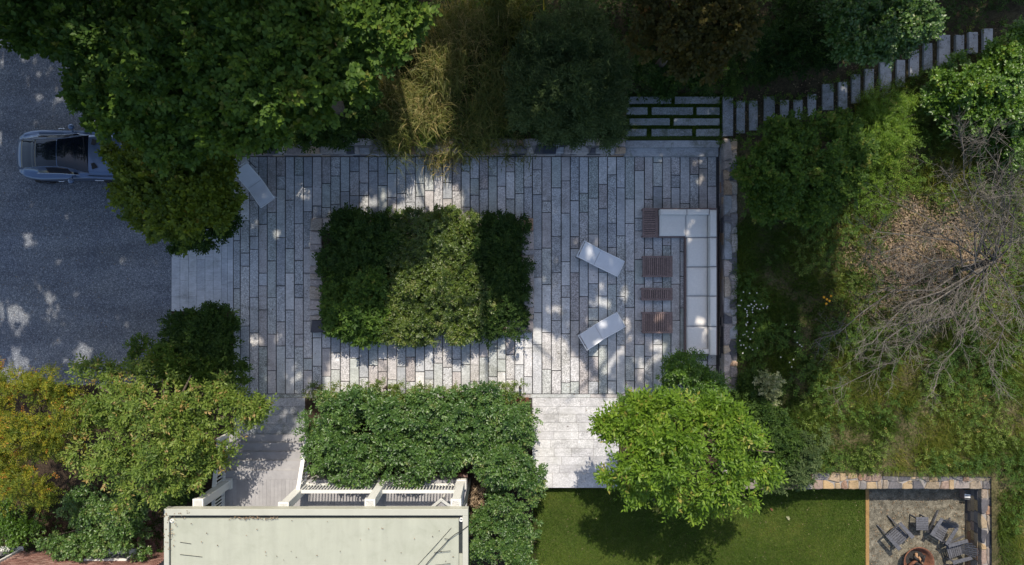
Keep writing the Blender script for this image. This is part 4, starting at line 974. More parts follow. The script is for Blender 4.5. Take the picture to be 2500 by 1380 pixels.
# --- daisies and the orange flowers -------------------------------------
def flower_clump(label, spots, rad, mat, group, eye=True):
    c = [W(px, py, 0.95) for px, py in spots]
    cx = sum(p.x for p in c) / len(c); cy = sum(p.y for p in c) / len(c)
    root = empty('daisy_plant', (cx, cy, ground_z(cx, cy)), label, 'flowers', group)
    st, pe, ey = MB(), MB(), MB()
    for p in c:
        g = ground_z(p.x, p.y); top = p + Vector((0, 0, random.uniform(-0.08, 0.06)))
        st.tube([(p.x + random.uniform(-.1, .1), p.y + random.uniform(-.1, .1), g), top], [0.006, 0.004], 3, 0.4, False)
        for q in range(7):
            a = 2 * math.pi * q / 7; d = Vector((math.cos(a), math.sin(a), 0.15)); s = Vector((-math.sin(a), math.cos(a), 0)) * rad * 0.3
            pe.add([top, top + d * rad * 0.6 + s, top + d * rad, top + d * rad * 0.6 - s], [(0, 2, 1), (0, 3, 2)], random.random())
        ey.lathe(top + Vector((0, 0, 0.004)), [(rad * 0.28, 0), (rad * 0.15, rad * 0.15), (0.001, rad * 0.18)], 6, 0.5)
    tag(st.build('stems', M['leaf_dark'], root), kind='stuff'); tag(pe.build('petals', M[mat], root), kind='stuff'); tag(ey.build('flower_centres', M['petal_orange'], root), kind='stuff')
rd = random.Random(5)
flower_clump('large patch of small white daisies beside the right stone wall', [(rd.gauss(1833, 20), rd.gauss(752, 16)) for _ in range(30)], 0.031, 'petal_white', 'flowers in the meadow')
flower_clump('small patch of white daisies below the larger daisy patch', [(rd.gauss(1822, 9), rd.gauss(810, 8)) for _ in range(8)] + [(rd.gauss(1825, 10), rd.gauss(845, 9)) for _ in range(10)], 0.031, 'petal_white', 'flowers in the meadow')
flower_clump('few scattered white daisies in the shaded meadow grass', [(1946, 836), (1952, 842), (1928, 885), (1937, 878), (1932, 896), (1905, 872), (1940, 810), (1958, 846), (1918, 792)], 0.03, 'petal_white', 'flowers in the meadow')
flower_clump('five orange daisies in the dark grass of the meadow', [(2013, 726), (2021, 731), (2029, 723), (2026, 735), (2019, 742)], 0.055, 'petal_orange', 'flowers in the meadow')

# --- bare tree ---------------------------------------------------------
def bare_tree():
    rnd = random.Random(12)
    b = W(2335, 660, 0.8); g = ground_z(b.x, b.y)
    root = empty('bare_tree', (b.x, b.y, g), 'leafless grey tree spreading a tangle of branches over the meadow', 'tree')
    top = Vector((b.x + 0.25, b.y + 0.3, g + 1.9))
    MB().tube([(b.x, b.y, g - 0.2), (b.x + 0.1, b.y + 0.1, g + 0.9), top], [0.12, 0.095, 0.08], 9).build('trunk', M['paletwig'], root)
    tw = MB()
    def wob(p, q, k, amp):
        pts = [p]
        for i in range(1, k):
            t = i / k; m = p.lerp(q, t) + Vector((rnd.gauss(0, amp), rnd.gauss(0, amp), rnd.gauss(0, amp * 0.6) + 0.3 * amp)); pts.append(m)
        pts.append(q); return pts
    def along(pts, t):
        f = t * (len(pts) - 1); i = min(int(f), len(pts) - 2); return pts[i].lerp(pts[i + 1], f - i)
    ends = [(2345, 315, 4.6), (2445, 365, 4.8), (2535, 315, 4.6), (2295, 405, 4.2), (2105, 545, 3.2), (2165, 485, 3.6), (2555, 485, 4.4), (2395, 505, 5.0), (2485, 595, 4.6), (2545, 685, 4.0), (2475, 775, 3.6), (2375, 805, 3.2), (2275, 785, 2.8), (2135, 805, 2.6), (2075, 855, 2.2), (2165, 635, 3.0), (2285, 935, 2.4), (2425, 945, 2.6), (2525, 885, 3.2), (2105, 725, 2.4), (2325, 545, 4.6), (2465, 465, 4.8), (2385, 395, 4.9), (2525, 405, 4.6), (1990, 830, 2.0), (2040, 950, 1.9), (2110, 620, 2.8), (2180, 900, 2.2), (2420, 330, 4.4)]
    for px, py, z in ends:
        e = W(px, py, z); start = top + Vector((0, 0, -rnd.uniform(0, 0.7)))
        L0 = (e - start).length
        pts = wob(start, e, 6, 0.055 * L0)
        r0 = 0.010 + 0.0052 * L0
        MB().tube(pts, [r0 * (1 - 0.8 * i / 6) for i in range(7)], 5).build('branch', M['paletwig'], root)
        for _ in range(int(12 + L0 * 3.0)):
            t = rnd.uniform(0.22, 1.0); p = along(pts, t); d = (along(pts, min(1, t + 0.1)) - along(pts, max(0, t - 0.1))).normalized()
            q = p + (d * 0.8 + Vector((rnd.gauss(0, 0.75), rnd.gauss(0, 0.75), rnd.gauss(0.05, 0.4)))).normalized() * rnd.uniform(0.4, 1.2) * (1.15 - 0.4 * t)
            if q.z < g + 0.3: continue
            sp = wob(p, q, 3, 0.05); tw.tube(sp, [0.008, 0.007, 0.005, 0.003], 3, rnd.random(), False)
            for _ in range(rnd.randint(3, 6)):
                t2 = rnd.uniform(0.2, 1); p2 = along(sp, t2); d2 = (sp[-1] - sp[0]).normalized()
                q2 = p2 + (d2 * 0.9 + Vector((rnd.gauss(0, 0.6), rnd.gauss(0, 0.6), rnd.gauss(0.05, 0.35)))).normalized() * rnd.uniform(0.2, 0.65)
                tw.tube([p2, p2.lerp(q2, 0.5) + Vector((rnd.gauss(0, 0.03), rnd.gauss(0, 0.03), 0)), q2], [0.005, 0.004, 0.003], 3, rnd.random(), False)
                if rnd.random() < 0.45:
                    q3 = p2.lerp(q2, 0.5) + (d2 + Vector((rnd.gauss(0, 0.8), rnd.gauss(0, 0.8), rnd.gauss(0, 0.3)))).normalized() * rnd.uniform(0.15, 0.4)
                    tw.tube([p2.lerp(q2, 0.5), q3], [0.005, 0.003], 3, rnd.random(), False)
    tag(tw.build('twigs', M['paletwig'], root), kind='stuff')
bare_tree()
# ---------------------------------------------------------------- house with white porch
DZ = 0.85
house = empty('brick_house', (*W(770, 1400).xy, 0), 'brick house with flat roofed white porch and grey deck at the bottom edge', 'house')
dx0, dx1 = W(540, 0, DZ).x, W(1140, 0, DZ).x
dy1 = W(0, 1172, DZ).y; dy0 = W(0, 1500, DZ).y
hb = MB(); hb.box(((dx0 + dx1) / 2, (dy0 + dy1) / 2 - 0.02, DZ / 2 - 0.05), (dx1 - dx0 - 0.06, dy1 - dy0 - 0.04, DZ - 0.16)); hb.build('deck_skirt', M['white'], house)
n = int((dx1 - dx0) / 0.142)
for i in range(n):
    x = dx0 + (i + 0.5) * (dx1 - dx0) / n
    MB().slab(rect(x - 0.0695, dy0, x + 0.0695, dy1), DZ - 0.035, DZ + random.uniform(-0.001, 0.001), 0.003, random.random()).build('deck_board', M['deck'], house)
tx1 = W(747, 0, 0.4).x
for i, (a, b) in enumerate(((1062, 1082), (1082, 1104), (1104, 1126), (1126, 1150), (1150, 1172))):
    z = 0.168 * (i + 1); p, q = W(0, b, z), W(0, a, z)
    yb = p.y - 0.06 if i < 4 else dy1 + 0.003
    t = MB(); t.slab(rect(dx0, yb, tx1, q.y + 0.012), z - 0.035, z, 0.006, random.random()); t.build('stair_tread', M['deck'], house)
    r = MB(); r.box(((dx0 + tx1) / 2, q.y - 0.02 + (yb - q.y) / 2, (z - 0.035) / 2 - 0.01), (tx1 - dx0 - 0.02, q.y - yb - 0.06, z - 0.055)); r.build('stair_riser', M['white'], house)
RZ = 3.34
cols = [W(556, 1180, DZ), W(745, 1187, DZ), W(936, 1180, DZ), W(1126, 1180, DZ)]
for c in cols:
    m = MB(); m.box((c.x, c.y, (DZ + RZ) / 2), (0.29, 0.29, RZ - DZ)); o = bevel(m.build('column', M['white'], house), 0.012)
    m = MB(); m.box((c.x, c.y, DZ + 0.09), (0.37, 0.37, 0.18)); m.build('plinth', M['white'], o)
    m = MB(); m.box((c.x, c.y, RZ - 0.06), (0.36, 0.36, 0.12)); m.build('capital', M['white'], o)
def baluster_run(a, b, z0a, z1a, z0b, z1b, spacing=0.112, name='railing', rail_w=0.085, cap_w=0.12, root=None):
    """Railing from a to b: rails and separate balusters."""
    a, b = Vector((a[0], a[1], 0)), Vector((b[0], b[1], 0))
    rl = MB(); rl.bar((a.x, a.y, z1a), (b.x, b.y, z1b), cap_w, 0.05)
    rl.bar((a.x, a.y, z1a - 0.055), (b.x, b.y, z1b - 0.055), rail_w * 0.6, 0.06)
    rl.bar((a.x, a.y, z0a), (b.x, b.y, z0b), rail_w, 0.06)
    o = rl.build(name, M['white'], house)
    L = (b - a).length; k = int(L / spacing)
    for i in range(k):
        t = (i + 0.5) / k; p = a.lerp(b, t); z0 = z0a + (z0b - z0a) * t; z1 = z1a + (z1b - z1a) * t
        m = MB(); m.box((p.x, p.y, (z0 + z1) / 2 - 0.01), (0.036, 0.036, z1 - z0 - 0.085)); m.build('baluster', M['white'], o)
    return o
ry = cols[2].y - 0.02
baluster_run((cols[1].x + 0.15, ry), (cols[2].x - 0.15, ry), DZ + 0.11, DZ + 0.97, DZ + 0.11, DZ + 0.97)
baluster_run((cols[2].x + 0.15, ry), (cols[3].x - 0.15, ry), DZ + 0.11, DZ + 0.97, DZ + 0.11, DZ + 0.97)
baluster_run((cols[0].x - 0.12, cols[0].y - 0.16), (cols[0].x - 0.12, cols[0].y - 1.6), DZ + 0.11, DZ + 0.97, DZ + 0.11, DZ + 0.97)
baluster_run((cols[3].x + 0.02, cols[3].y - 0.16), (cols[3].x + 0.02, cols[3].y - 3.0), DZ + 0.11, DZ + 0.97, DZ + 0.11, DZ + 0.97)
nb = W(757, 1068, 0.5)
for (tx, ty, bx, by) in ((cols[1].x + 0.03, cols[1].y + 0.14, nb.x, nb.y), (cols[0].x - 0.1, cols[0].y + 0.14, dx0 - 0.03, nb.y)):
    baluster_run((bx, by), (tx, ty), 0.14, 1.0, DZ + 0.10, DZ + 0.97, 0.125, 'stair_railing', cap_w=0.14)
    m = MB(); m.box((bx, by + 0.03, 0.52), (0.12, 0.12, 1.06)); m.lathe((bx, by + 0.03, 1.05), [(0.075, 0), (0.085, 0.03), (0.07, 0.07), (0.02, 0.09)], 12, close=True); m.build('newel_post', M['white'], house)
# roof
rt = 3.66
rx0, rx1, ry1 = W(400, 0, rt).x, W(1143, 0, rt).x, W(0, 1243, rt).y
ry0 = ry1 - 5.5
pw = 0.222
m = MB(); m.box(((rx0 + rx1) / 2, (ry0 + ry1) / 2, RZ + 0.09), (rx1 - rx0 - 0.04, ry1 - ry0 - 0.04, 0.18)); m.build('roof_soffit', M['dark'], house)
m = MB(); m.box(((rx0 + rx1) / 2, ry1 - pw / 2, rt - 0.15), (rx1 - rx0, pw, 0.30)); bevel(m.build('parapet', M['trimteal'], house), 0.012)
m = MB(); m.box((rx0 + 0.085, (ry0 + ry1 - pw) / 2 - 0.002, rt - 0.15), (0.17, ry1 - ry0 - pw, 0.30)); bevel(m.build('parapet', M['trimteal'], house), 0.012)
m = MB(); m.box((rx1 - 0.095, (ry0 + ry1 - pw) / 2 - 0.002, rt - 0.15), (0.19, ry1 - ry0 - pw, 0.30)); bevel(m.build('parapet', M['trimteal'], house), 0.012)
ix0, ix1, iy1 = W(417, 0, 3.6).x, W(1120, 0, 3.6).x, W(0, 1266.5, 3.6).y
m = MB(); m.box(((ix0 + ix1) / 2, (ry0 + iy1) / 2, 3.56), (ix1 - ix0, iy1 - ry0, 0.08)); roof = bevel(m.build('roof', M['roofwhite'], house), 0.01)
m = MB(); m.box(((ix1 + rx1 - 0.19) / 2 + 0.004, (ry0 + iy1) / 2 - 0.6, 3.53), (rx1 - 0.19 - ix1 - 0.012, iy1 - ry0 - 1.2, 0.08)); m.build('roof_gutter', M['roofwhite'], house)
for px in (545, 690, 835, 980):
    c = W(px, 1300, 3.6); m = MB(); m.box((c.x, (ry0 + iy1) / 2, 3.6), (0.05, iy1 - ry0 - 0.04, 0.006)); m.build('roof_seam', M['roofwhite'], house)
for px, py in ((419, 1272), (1126, 1270)):
    c = W(px, py, 3.62); m = MB(); m.lathe((c.x, c.y, 3.5), [(0.03, 0.0), (0.035, 0.13), (0.062, 0.13), (0.066, 0.0)], 16); m.build('roof_drain', M['white'], house)
m = MB(); a = W(1143, 1185, DZ)
m.tube([(a.x + 0.06, a.y + 0.12, 0.1), (a.x + 0.06, a.y + 0.12, 3.2), (a.x - 0.02, a.y + 0.0, 3.36)], [0.055, 0.055, 0.05], 10); m.build('downspout', M['dark'], house)
for i, (x, y) in enumerate(((-0.16, 0.14), (0.06, 0.15), (0.24, 0.13))):
    for k in range(3):
        c = W(1120, 1163, 0.5); m = MB(); m.slab(rect(c.x + x - 0.1, c.y + y * 0.3 - 0.05 + k * 0.004, c.x + x + 0.1, c.y + y * 0.3 + 0.06), 0.05 + k * 0.2, 0.245 + k * 0.2, 0.008, random.random()); m.build('brick', M['brick'], house)
# brick facade left of the porch
wy = W(0, 1345, 0).y
m = MB(); m.box((-19.5, wy - 0.16, 2.2), (12.6, 0.28, 5.6)); m.build('wall', M['mortar'], house)
WIN = [(-16.02, -14.55, 0.32, 0.95), (-21.6, -19.2, 0.02, 1.35)]
br = MB()
for r in range(26):
    z = -0.05 + r * 0.075; x = -21.0 - (0.11 if r % 2 else 0)
    while x < -13.3:
        if not any(a - 0.08 < x + 0.1 < b + 0.08 and c - 0.05 < z + 0.03 < d + 0.06 for a, b, c, d in WIN):
            br.box((x + 0.104, wy - 0.01, z + 0.032), (0.207, 0.05 + random.uniform(0, 0.008), 0.064), 0, random.random())
        x += 0.218
tag(br.build('bricks', M['brick'], house), kind='stuff')
for a, b, c, d in WIN:
    m = MB()
    m.box(((a + b) / 2, wy + 0.03, d + 0.03), (b - a + 0.16, 0.12, 0.08)); m.box((a - 0.03, wy + 0.03, (c + d) / 2), (0.09, 0.12, d - c)); m.box((b + 0.03, wy + 0.03, (c + d) / 2), (0.09, 0.12, d - c))
    m.box(((a + b) / 2, wy - 0.015, (c + d) / 2), (0.05, 0.05, d - c))
    f = m.build('window', M['white'], house)
    m = MB(); m.box(((a + b) / 2, wy - 0.015, (c + d) / 2), (b - a, 0.02, d - c)); m.build('pane', M['glass'], f)
    m = MB(); m.box(((a + b) / 2, wy + 0.07, c - 0.02), (b - a + 0.26, 0.22, 0.06)); m.build('sill', M['white'], f)
# brick path
bp = MB(); p, q = W(335, 1344), W(399, 1195); bp.box(((p.x + q.x) / 2, (p.y + q.y) / 2, -0.01), (q.x - p.x, q.y - p.y, 0.05))
path = tag(bp.build('brick_path', M['mortar'], None), kind='structure')
y = p.y; r = 0
while y < q.y - 0.1:
    x = p.x - (0.1 if r % 2 else 0.0)
    while x < q.x - 0.02:
        xa, xb = max(x, p.x) + 0.006, min(x + 0.205, q.x) - 0.006
        if xb - xa > 0.04: MB().slab(rect(xa, y + 0.006, xb, y + 0.1), 0.0, 0.028 + random.uniform(0, 0.008), 0.005, random.random()).build('brick', M['brick'], path)
        x += 0.205
    y += 0.106; r += 1
# things on the roof and porch
def cable(label, pts, r=0.012, z=3.615, pegs=()):  # also draws some cast shadow lines as thin black tubes
    p = [W(x, y, z) for x, y in pts]; p = [Vector((q.x, q.y, z + (0.05 if 0 < i < len(p) - 1 and i % 2 == 0 else 0.008))) for i, q in enumerate(p)]
    root = empty('roof_cable_or_shadow', p[0], label, 'cable', 'cables lying on the porch roof')
    MB().tube(p, r, 6).build('wire_or_shadow', M['black'], root)
    for (x0, y0, x1, y1) in pegs:
        MB().tube([W(x0, y0, z + 0.02), W(x1, y1, z + 0.02)], 0.009, 5).build('clip', M['black'], root)
cable('wavy dark cable crossing the roof corner and its edge', [(1143, 1284), (1130, 1294), (1112, 1303), (1097, 1316), (1080, 1334), (1066, 1349), (1050, 1366), (1036, 1384), (1020, 1405)], 0.014, 3.68, [(1085, 1315, 1098, 1317), (1060, 1349, 1100, 1345), (1062, 1380, 1100, 1376)])
cable('straight dark tube standing in for a shadow line, diagonal beside the wavy cable', [(1102, 1289), (1085, 1308), (1060, 1335), (1035, 1363), (1010, 1391)], 0.008, 3.612)  # black tube laid in place of a cast shadow
cable('short dark rod standing in for a small shadow near the left roof drain', [(440, 1324), (454, 1326), (467, 1328)], 0.009, 3.612)  # small cast shadow modelled as a black rod
cable('second short rod standing in for a small shadow, below the one near the left roof drain', [(440, 1354), (468, 1357), (494, 1360)], 0.009, 3.612)  # another small shadow modelled as a black rod
g = W(1078, 1222, 1.75)
bh = empty('birdhouse', (g.x, g.y, DZ), 'small white gabled birdhouse on the deck close to the corner column', 'birdhouse')
m = MB(); m.box((g.x, g.y - 0.1, DZ + 0.4), (0.08, 0.08, 0.8)); m.build('post', M['white'], bh)
m = MB(); m.add([(g.x - .26, g.y - .16, DZ + .82), (g.x + .26, g.y - .16, DZ + .82), (g.x, g.y + .06, DZ + 1.0), (g.x - .26, g.y - .40, DZ + .82), (g.x + .26, g.y - .40, DZ + .82), (g.x, g.y - .18, DZ + 1.0)], [(0, 1, 2), (5, 4, 3), (0, 2, 5, 3), (2, 1, 4, 5), (0, 3, 4, 1)]); m.build('box', M['deck'], bh)
for s in (-1, 1):
    m = MB(); m.bar((g.x + s * 0.40, g.y - 0.30, DZ + .84), (g.x - s * 0.02, g.y + 0.10, DZ + 1.08), 0.10, 0.03); m.build('roof_board', M['white'], bh)
mt = W(1274, 980); dm = empty('drain_grate', (mt.x, mt.y, 0), 'rust brown grate set in the paving at the end of the glossy hedge', 'grate')
m = MB()
for k in range(11): m.box((mt.x - 0.24 + k * 0.048, mt.y, 0.03), (0.03, 0.30, 0.012))
m.box((mt.x, mt.y, 0.018), (0.54, 0.32, 0.02)); m.build('bars', M['rust'], dm)
# ---------------------------------------------------------------- car
def make_car():
    o = W(40, 379, 0.7)
    root = empty('sports_coupe', (o.x, o.y, 0), 'grey blue sports coupe parked with its bonnet under the golden maple', 'car')
    T = [(0.00, .42, .62, .30, .36, .56), (0.06, .60, .82, .42, .52, .74), (.20, .755, .95, .51, .64, .83), (.38, .85, 1.0, .53, .71, .87), (.60, .92, 1.07, .53, .73, .885), (1.0, .97, 1.18, .52, .715, .88), (1.5, .965, 1.265, .51, .72, .87),
         (1.9, .955, 1.285, .51, .735, .86), (2.2, .945, 1.25, .545, .76, .86), (2.5, .94, 1.13, .62, .785, .86), (2.8, .94, .985, .70, .81, .86), (2.95, .94, .925, .72, .82, .855), (3.3, .95, .885, .72, .85, .83), (3.8, .955, .82, .70, .85, .79), (4.2, .92, .74, .64, .78, .71), (4.45, .78, .63, .5, .64, .60), (4.55, .58, .50, .34, .44, .47)]
    xs = np.array([t[0] for t in T])
    X = np.unique(np.concatenate([np.linspace(0, 4.55, 60), [.37, .99, 1.005, 1.885, 1.905, 2.88, .9, 2.5]]))
    def ip(k):
        v = np.array([t[k] for t in T]); y = np.interp(X, xs, v)
        ys = np.convolve(np.pad(y, 2, 'edge'), [.1, .2, .4, .2, .1], 'valid'); ys[0], ys[-1] = y[0], y[-1]; return ys
    w, zt, wr, wc, zs = (ip(k) for k in range(1, 6))
    S = []
    for i in range(len(X)):
        z = zt[i]; d = max(0.0, z - zs[i])
        S.append([(0, z), (wr[i] * .5, z - .008), (wr[i] * .85, z - .028), (wr[i], z - .05 - .03 * d), (wr[i] + (wc[i] - wr[i]) * .15, z - .07 - .10 * d), (wr[i] + (wc[i] - wr[i]) * .55, z - .07 - .48 * d), (wc[i], min(z - .05, zs[i] + .02)), (wc[i] + (w[i] - wc[i]) * .5, min(z - .07, zs[i])), (w[i] * .97, zs[i] - .035), (w[i], zs[i] - .13), (w[i], .45), (w[i] * .96, .24), (w[i] * .7, .18)])
    K = len(S[0])
    def P(i, k, s, lift=0.0):
        y, z = S[i][k]; return (o.x + X[i], o.y + s * y, z + lift)
    body, parts = MB(), {}
    def put(name, i, k, s, key=None, lift=0.0):
        b = parts.setdefault(key or name, [name, {}, [], []]) if name != 'body' else parts.setdefault('body', ['body', {}, [], []])
        ids = []
        for (a, c) in ((i, k), (i + 1, k), (i + 1, k + 1), (i, k + 1)):
            y = (a, c, s if c > 0 else 0)
            if y not in b[1]:
                b[1][y] = len(b[2]); b[2].append(P(a, c, s))
            ids.append(b[1][y])
        b[3].append(tuple(ids if s < 0 else ids[::-1])[::-1] if False else tuple(ids if s < 0 else ids[::-1]))
    for i in range(len(X) - 1):
        xm = (X[i] + X[i + 1]) / 2
        for s in (-1, 1):
            for k in range(K - 1):
                if k < 3 and .37 < xm < .99: put('rear_window', i, k, s)
                elif k < 3 and 1.0 < xm < 1.89: put('roof_glass', i, k, s)
                elif (k < 3) and 1.905 < xm < 2.88: put('windscreen', i, k, s)
                elif k in (4, 5) and 1.0 < xm < 2.5 and not (k == 4 and (xm < 1.35 or xm > 2.2)): put('side_window', i, k, s, 'sw%d' % s)
                else: put('body', i, k, s)
    for key, (name, _, v, f) in parts.items():
        b = MB(); b.add(v, f, 0.5, True)
        if name == 'body':
            for i in (0, len(X) - 1):
                vs = [P(i, k, 1) for k in range(K)] + [P(i, k, -1) for k in range(K - 1, 0, -1)]
                b.add(vs, [tuple(range(len(vs)))], 0.5)
        b.build(name, M['paint'] if name == 'body' else M['glass'], root)
    for s in (-1, 1):
        for wx in (0.88, 3.52):
            m = MB(); m.lathe((0, 0, 0), [(0.22, -0.13), (0.32, -0.13), (0.345, -0.09), (0.345, 0.09), (0.32, 0.13), (0.22, 0.13)], 24)
            me = m.mesh('tyre', M['black']); wh = add_obj('wheel', me, root, (wx, s * 0.86, 0.345), (R(90), 0, 0))
            r = MB(); r.lathe((0, 0, 0), [(0.22, -0.12), (0.22, 0.12)], 20)
            for q in range(10):
                a = math.pi * q / 5; r.bar((0.03 * math.cos(a), 0.03 * math.sin(a), -s * 0.11), (0.22 * math.cos(a), 0.22 * math.sin(a), -s * 0.11), 0.03, 0.03)
            add_obj('rim', r.mesh('rim', M['chrome']), wh)
        m = MB(); m.tube([(o.x + 1.62, o.y + s * .975, .74), (o.x + 1.66, o.y + s * 1.005, .74), (o.x + 1.82, o.y + s * 1.005, .735), (o.x + 1.86, o.y + s * .975, .735)], 0.014, 6); m.build('door_handle', M['chrome'], root)
        m = MB(); m.tube([(o.x + 2.30, o.y + s * .82, .93), (o.x + 2.27, o.y + s * .98, .97)], [0.03, 0.03], 6); m.lathe((o.x + 2.26, o.y + s * 1.02, .93), [(0.02, 0), (0.10, 0.02), (0.12, 0.06), (0.09, 0.11), (0.02, 0.13)], 12, close=True); m.build('wing_mirror', M['paint'], root)
        m = MB(); m.bar((o.x + 2.95, o.y + s * .955, .62), (o.x + 3.28, o.y + s * .962, .60), 0.012, 0.03); m.build('side_trim', M['chrome'], root)
        m = MB(); m.add([(o.x + 2.98, o.y + s * .36, .945), (o.x + 3.10, o.y + s * .32, .928), (o.x + 3.22, o.y + s * .50, .905), (o.x + 3.02, o.y + s * .58, .92)], [(0, 1, 2, 3) if s < 0 else (3, 2, 1, 0)]); hv = m.build('bonnet_vent', M['black'], root)
        m = MB(); m.add([(o.x + 4.02, o.y + s * .62, .79), (o.x + 4.36, o.y + s * .60, .71), (o.x + 4.34, o.y + s * .80, .67), (o.x + 3.98, o.y + s * .84, .755)], [(0, 1, 2, 3)]); m.build('headlight', M['lamp_clear'], root)
        m = MB(); m.box((o.x + 0.09, o.y + s * .44, .66), (0.05, 0.30, 0.05)); m.build('tail_light', M['lamp_red'], root)
        m = MB(); m.tube([P(int(np.argmin(abs(X - x))), 6, s, 0.012) for x in np.linspace(0.95, 2.55, 12)], 0.009, 5); m.build('window_trim', M['chrome'], root)
        m = MB(); m.tube([P(int(np.argmin(abs(X - x))), 3, s, 0.010) for x in np.linspace(0.35, 2.6, 14)], 0.008, 5); m.build('roof_trim', M['paint'], root)
        m = MB(); m.bar((o.x + 2.78, o.y + s * 0.2 - 0.1, 1.01), (o.x + 2.74, o.y + s * 0.2 + 0.42, 1.03), 0.02, 0.012); m.build('wiper', M['black'], root)
make_car()

# ---------------------------------------------------------------- sun loungers
def make_lounger(head, foot, label, width=0.68):
    h, f = W(head[0], head[1], 0.62), W(foot[0], foot[1], 0.30)
    d = Vector((f.x - h.x, f.y - h.y, 0)); L = d.length; rz = math.atan2(d.y, d.x)
    root = empty('sun_lounger', (h.x, h.y, 0.024), label, 'sun lounger', 'white sling sun loungers on the patio', rz=rz)
    prof = [(0.0, .72), (.25, .60), (.5, .45), (.68, .345), (.82, .31), (1.0, .315), (1.25, .335), (1.5, .33), (L, .30)]
    m = MB(); hw = width / 2 - 0.035
    vs, fs = [], []
    for x, z in prof:
        for k in range(5):
            y = -hw + 2 * hw * k / 4; vs.append((x, y, z - 0.012 * (1 - (2 * k / 4 - 1) ** 2)))
    for i in range(len(prof) - 1):
        for k in range(4): fs.append((i * 5 + k, (i + 1) * 5 + k, (i + 1) * 5 + k + 1, i * 5 + k + 1))
    m.add(vs, fs, 0.5, True); m.build('sling', M['sling'], root, False)
    m = MB(); m.tube([(.70, -hw, .338), (.70, hw, .338)], 0.006, 5); m.build('fold_seam', M['piping'], root, False)
    for s in (-1, 1):
        m = MB(); m.tube([(x, s * (width / 2 - 0.02), z) for x, z in prof], 0.02, 6); m.build('side_rail', M['alu'], root, False)
        m = MB(); m.tube([(0.62, s * (width / 2 - 0.05), .34), (0.36, s * (width / 2 - 0.02), 0.0)], 0.017, 6); m.build('leg', M['alu'], root, False)
        m = MB(); m.tube([(L - 0.22, s * (width / 2 - 0.05), .31), (L - 0.08, s * (width / 2 - 0.02), 0.0)], 0.017, 6); m.build('leg', M['alu'], root, False)
        m = MB(); m.tube([(0.10, s * (width / 2), .05), (-0.10, s * (width / 2 + 0.03), .62)], 0.014, 6); m.build('back_strut', M['darkmetal'], root, False)
    m = MB(); m.tube([(-0.06, -width / 2, .735), (-0.06, width / 2, .735)], 0.017, 6); m.tube([(-0.06, -width / 2 + .02, .735), (0, -width / 2 + .02, .72)], 0.015, 6); m.tube([(-0.06, width / 2 - .02, .735), (0, width / 2 - .02, .72)], 0.015, 6); m.build('head_bar', M['alu'], root, False)
    m = MB(); m.tube([(L, -width / 2 + .02, .30), (L, width / 2 - .02, .30)], 0.017, 6); m.build('foot_bar', M['alu'], root, False)
make_lounger((590, 411), (655, 496), 'white sun lounger beside the golden maple, in the top corner of the patio')
make_lounger((1420, 609), (1516, 657), 'white sun lounger angled towards the dark slatted tables, upper of the facing pair')
make_lounger((1425, 835), (1516, 780), 'white sun lounger with bright sun patches, lower of the facing pair')

# ---------------------------------------------------------------- sectional sofa
def cushion(name, x0, y0, x1, y1, z0, z1, root, puff=0.025, parent_mat='cushion'):
    """Soft box between world corners: rounded edges and a slightly domed top."""
    nx, ny = 8, 8; m = MB(); vs, fs = [], []
    r = min(0.05, (z1 - z0) * 0.45)
    def dome(u, v): return puff * (1 - (2 * u - 1) ** 4) * (1 - (2 * v - 1) ** 4)
    us = [0, .04, .12, .35, .5, .65, .88, .96, 1]
    sag = random.uniform(-0.012, 0.004)
    for i, u in enumerate(us):
        for j, v in enumerate(us):
            e = max(abs(2 * u - 1), abs(2 * v - 1)); dz = -r * 0.8 if e > .99 else (-r * 0.18 if e > .9 else 0)
            ins = 0.0
            vs.append((x0 + (x1 - x0) * u, y0 + (y1 - y0) * v, z1 + dz + dome(u, v) + sag * math.sin(3.1 * u) * math.sin(3.1 * v) + random.uniform(-.004, .004)))
    n = len(us)
    for i in range(n - 1):
        for j in range(n - 1): fs.append((i * n + j, (i + 1) * n + j, (i + 1) * n + j + 1, i * n + j + 1))
    rim = [i * n for i in range(n)] + [(n - 1) * n + j for j in range(1, n)] + [i * n + n - 1 for i in range(n - 2, -1, -1)] + [j for j in range(n - 2, 0, -1)]
    b = len(vs)
    for k in rim: x, y, z = vs[k]; vs.append((x, y, z0))
    q = len(rim)
    for k in range(q): fs.append((rim[k], b + k, b + (k + 1) % q, rim[(k + 1) % q])[::-1] if False else (rim[(k + 1) % q], rim[k], b + k, b + (k + 1) % q))
    m.add(vs, fs, 0.5, True)
    o = m.build(name, M[parent_mat], root)
    t = MB(); t.tube([vs[k] for k in rim] + [vs[rim[0]]], 0.009, 5, 0.5, False); t.build('piping', M['piping'], o)
    return o
SZ, BZ = 0.46, 0.70
sc = W(1712, 690)
sofa = empty('sectional_sofa', (sc.x, sc.y, 0.024), 'long white L shaped sectional sofa on a brown wood base against the stone wall', 'sofa')
ex0, ey0 = W(1607, 0, .35).x, W(0, 866, .35).y
ex1, ey1 = W(1746, 0, .35).x, W(0, 510, .35).y
vx = W(1673, 0, .35).x; hy = W(0, 580, .35).y
mods_y = [W(0, y, SZ).y for y in (580, 652, 723, 797, 867)]
m = MB(); m.box(((ex0 + ex1) / 2, (hy + ey1) / 2, .20), (ex1 - ex0, ey1 - hy, .22)); m.box(((vx + ex1) / 2, (ey0 + hy) / 2 - .002, .20), (ex1 - vx, hy - ey0, .22)); m.build('base', M['teak'], sofa)
m = MB(); m.box((ex1 - .02, (ey0 + ey1) / 2, .40), (.04, ey1 - ey0, .42)); m.box(((ex0 + ex1) / 2 - .03, ey1 - .02, .40), (ex1 - ex0 - .06, .04, .42)); m.build('back_panel', M['teak'], sofa)
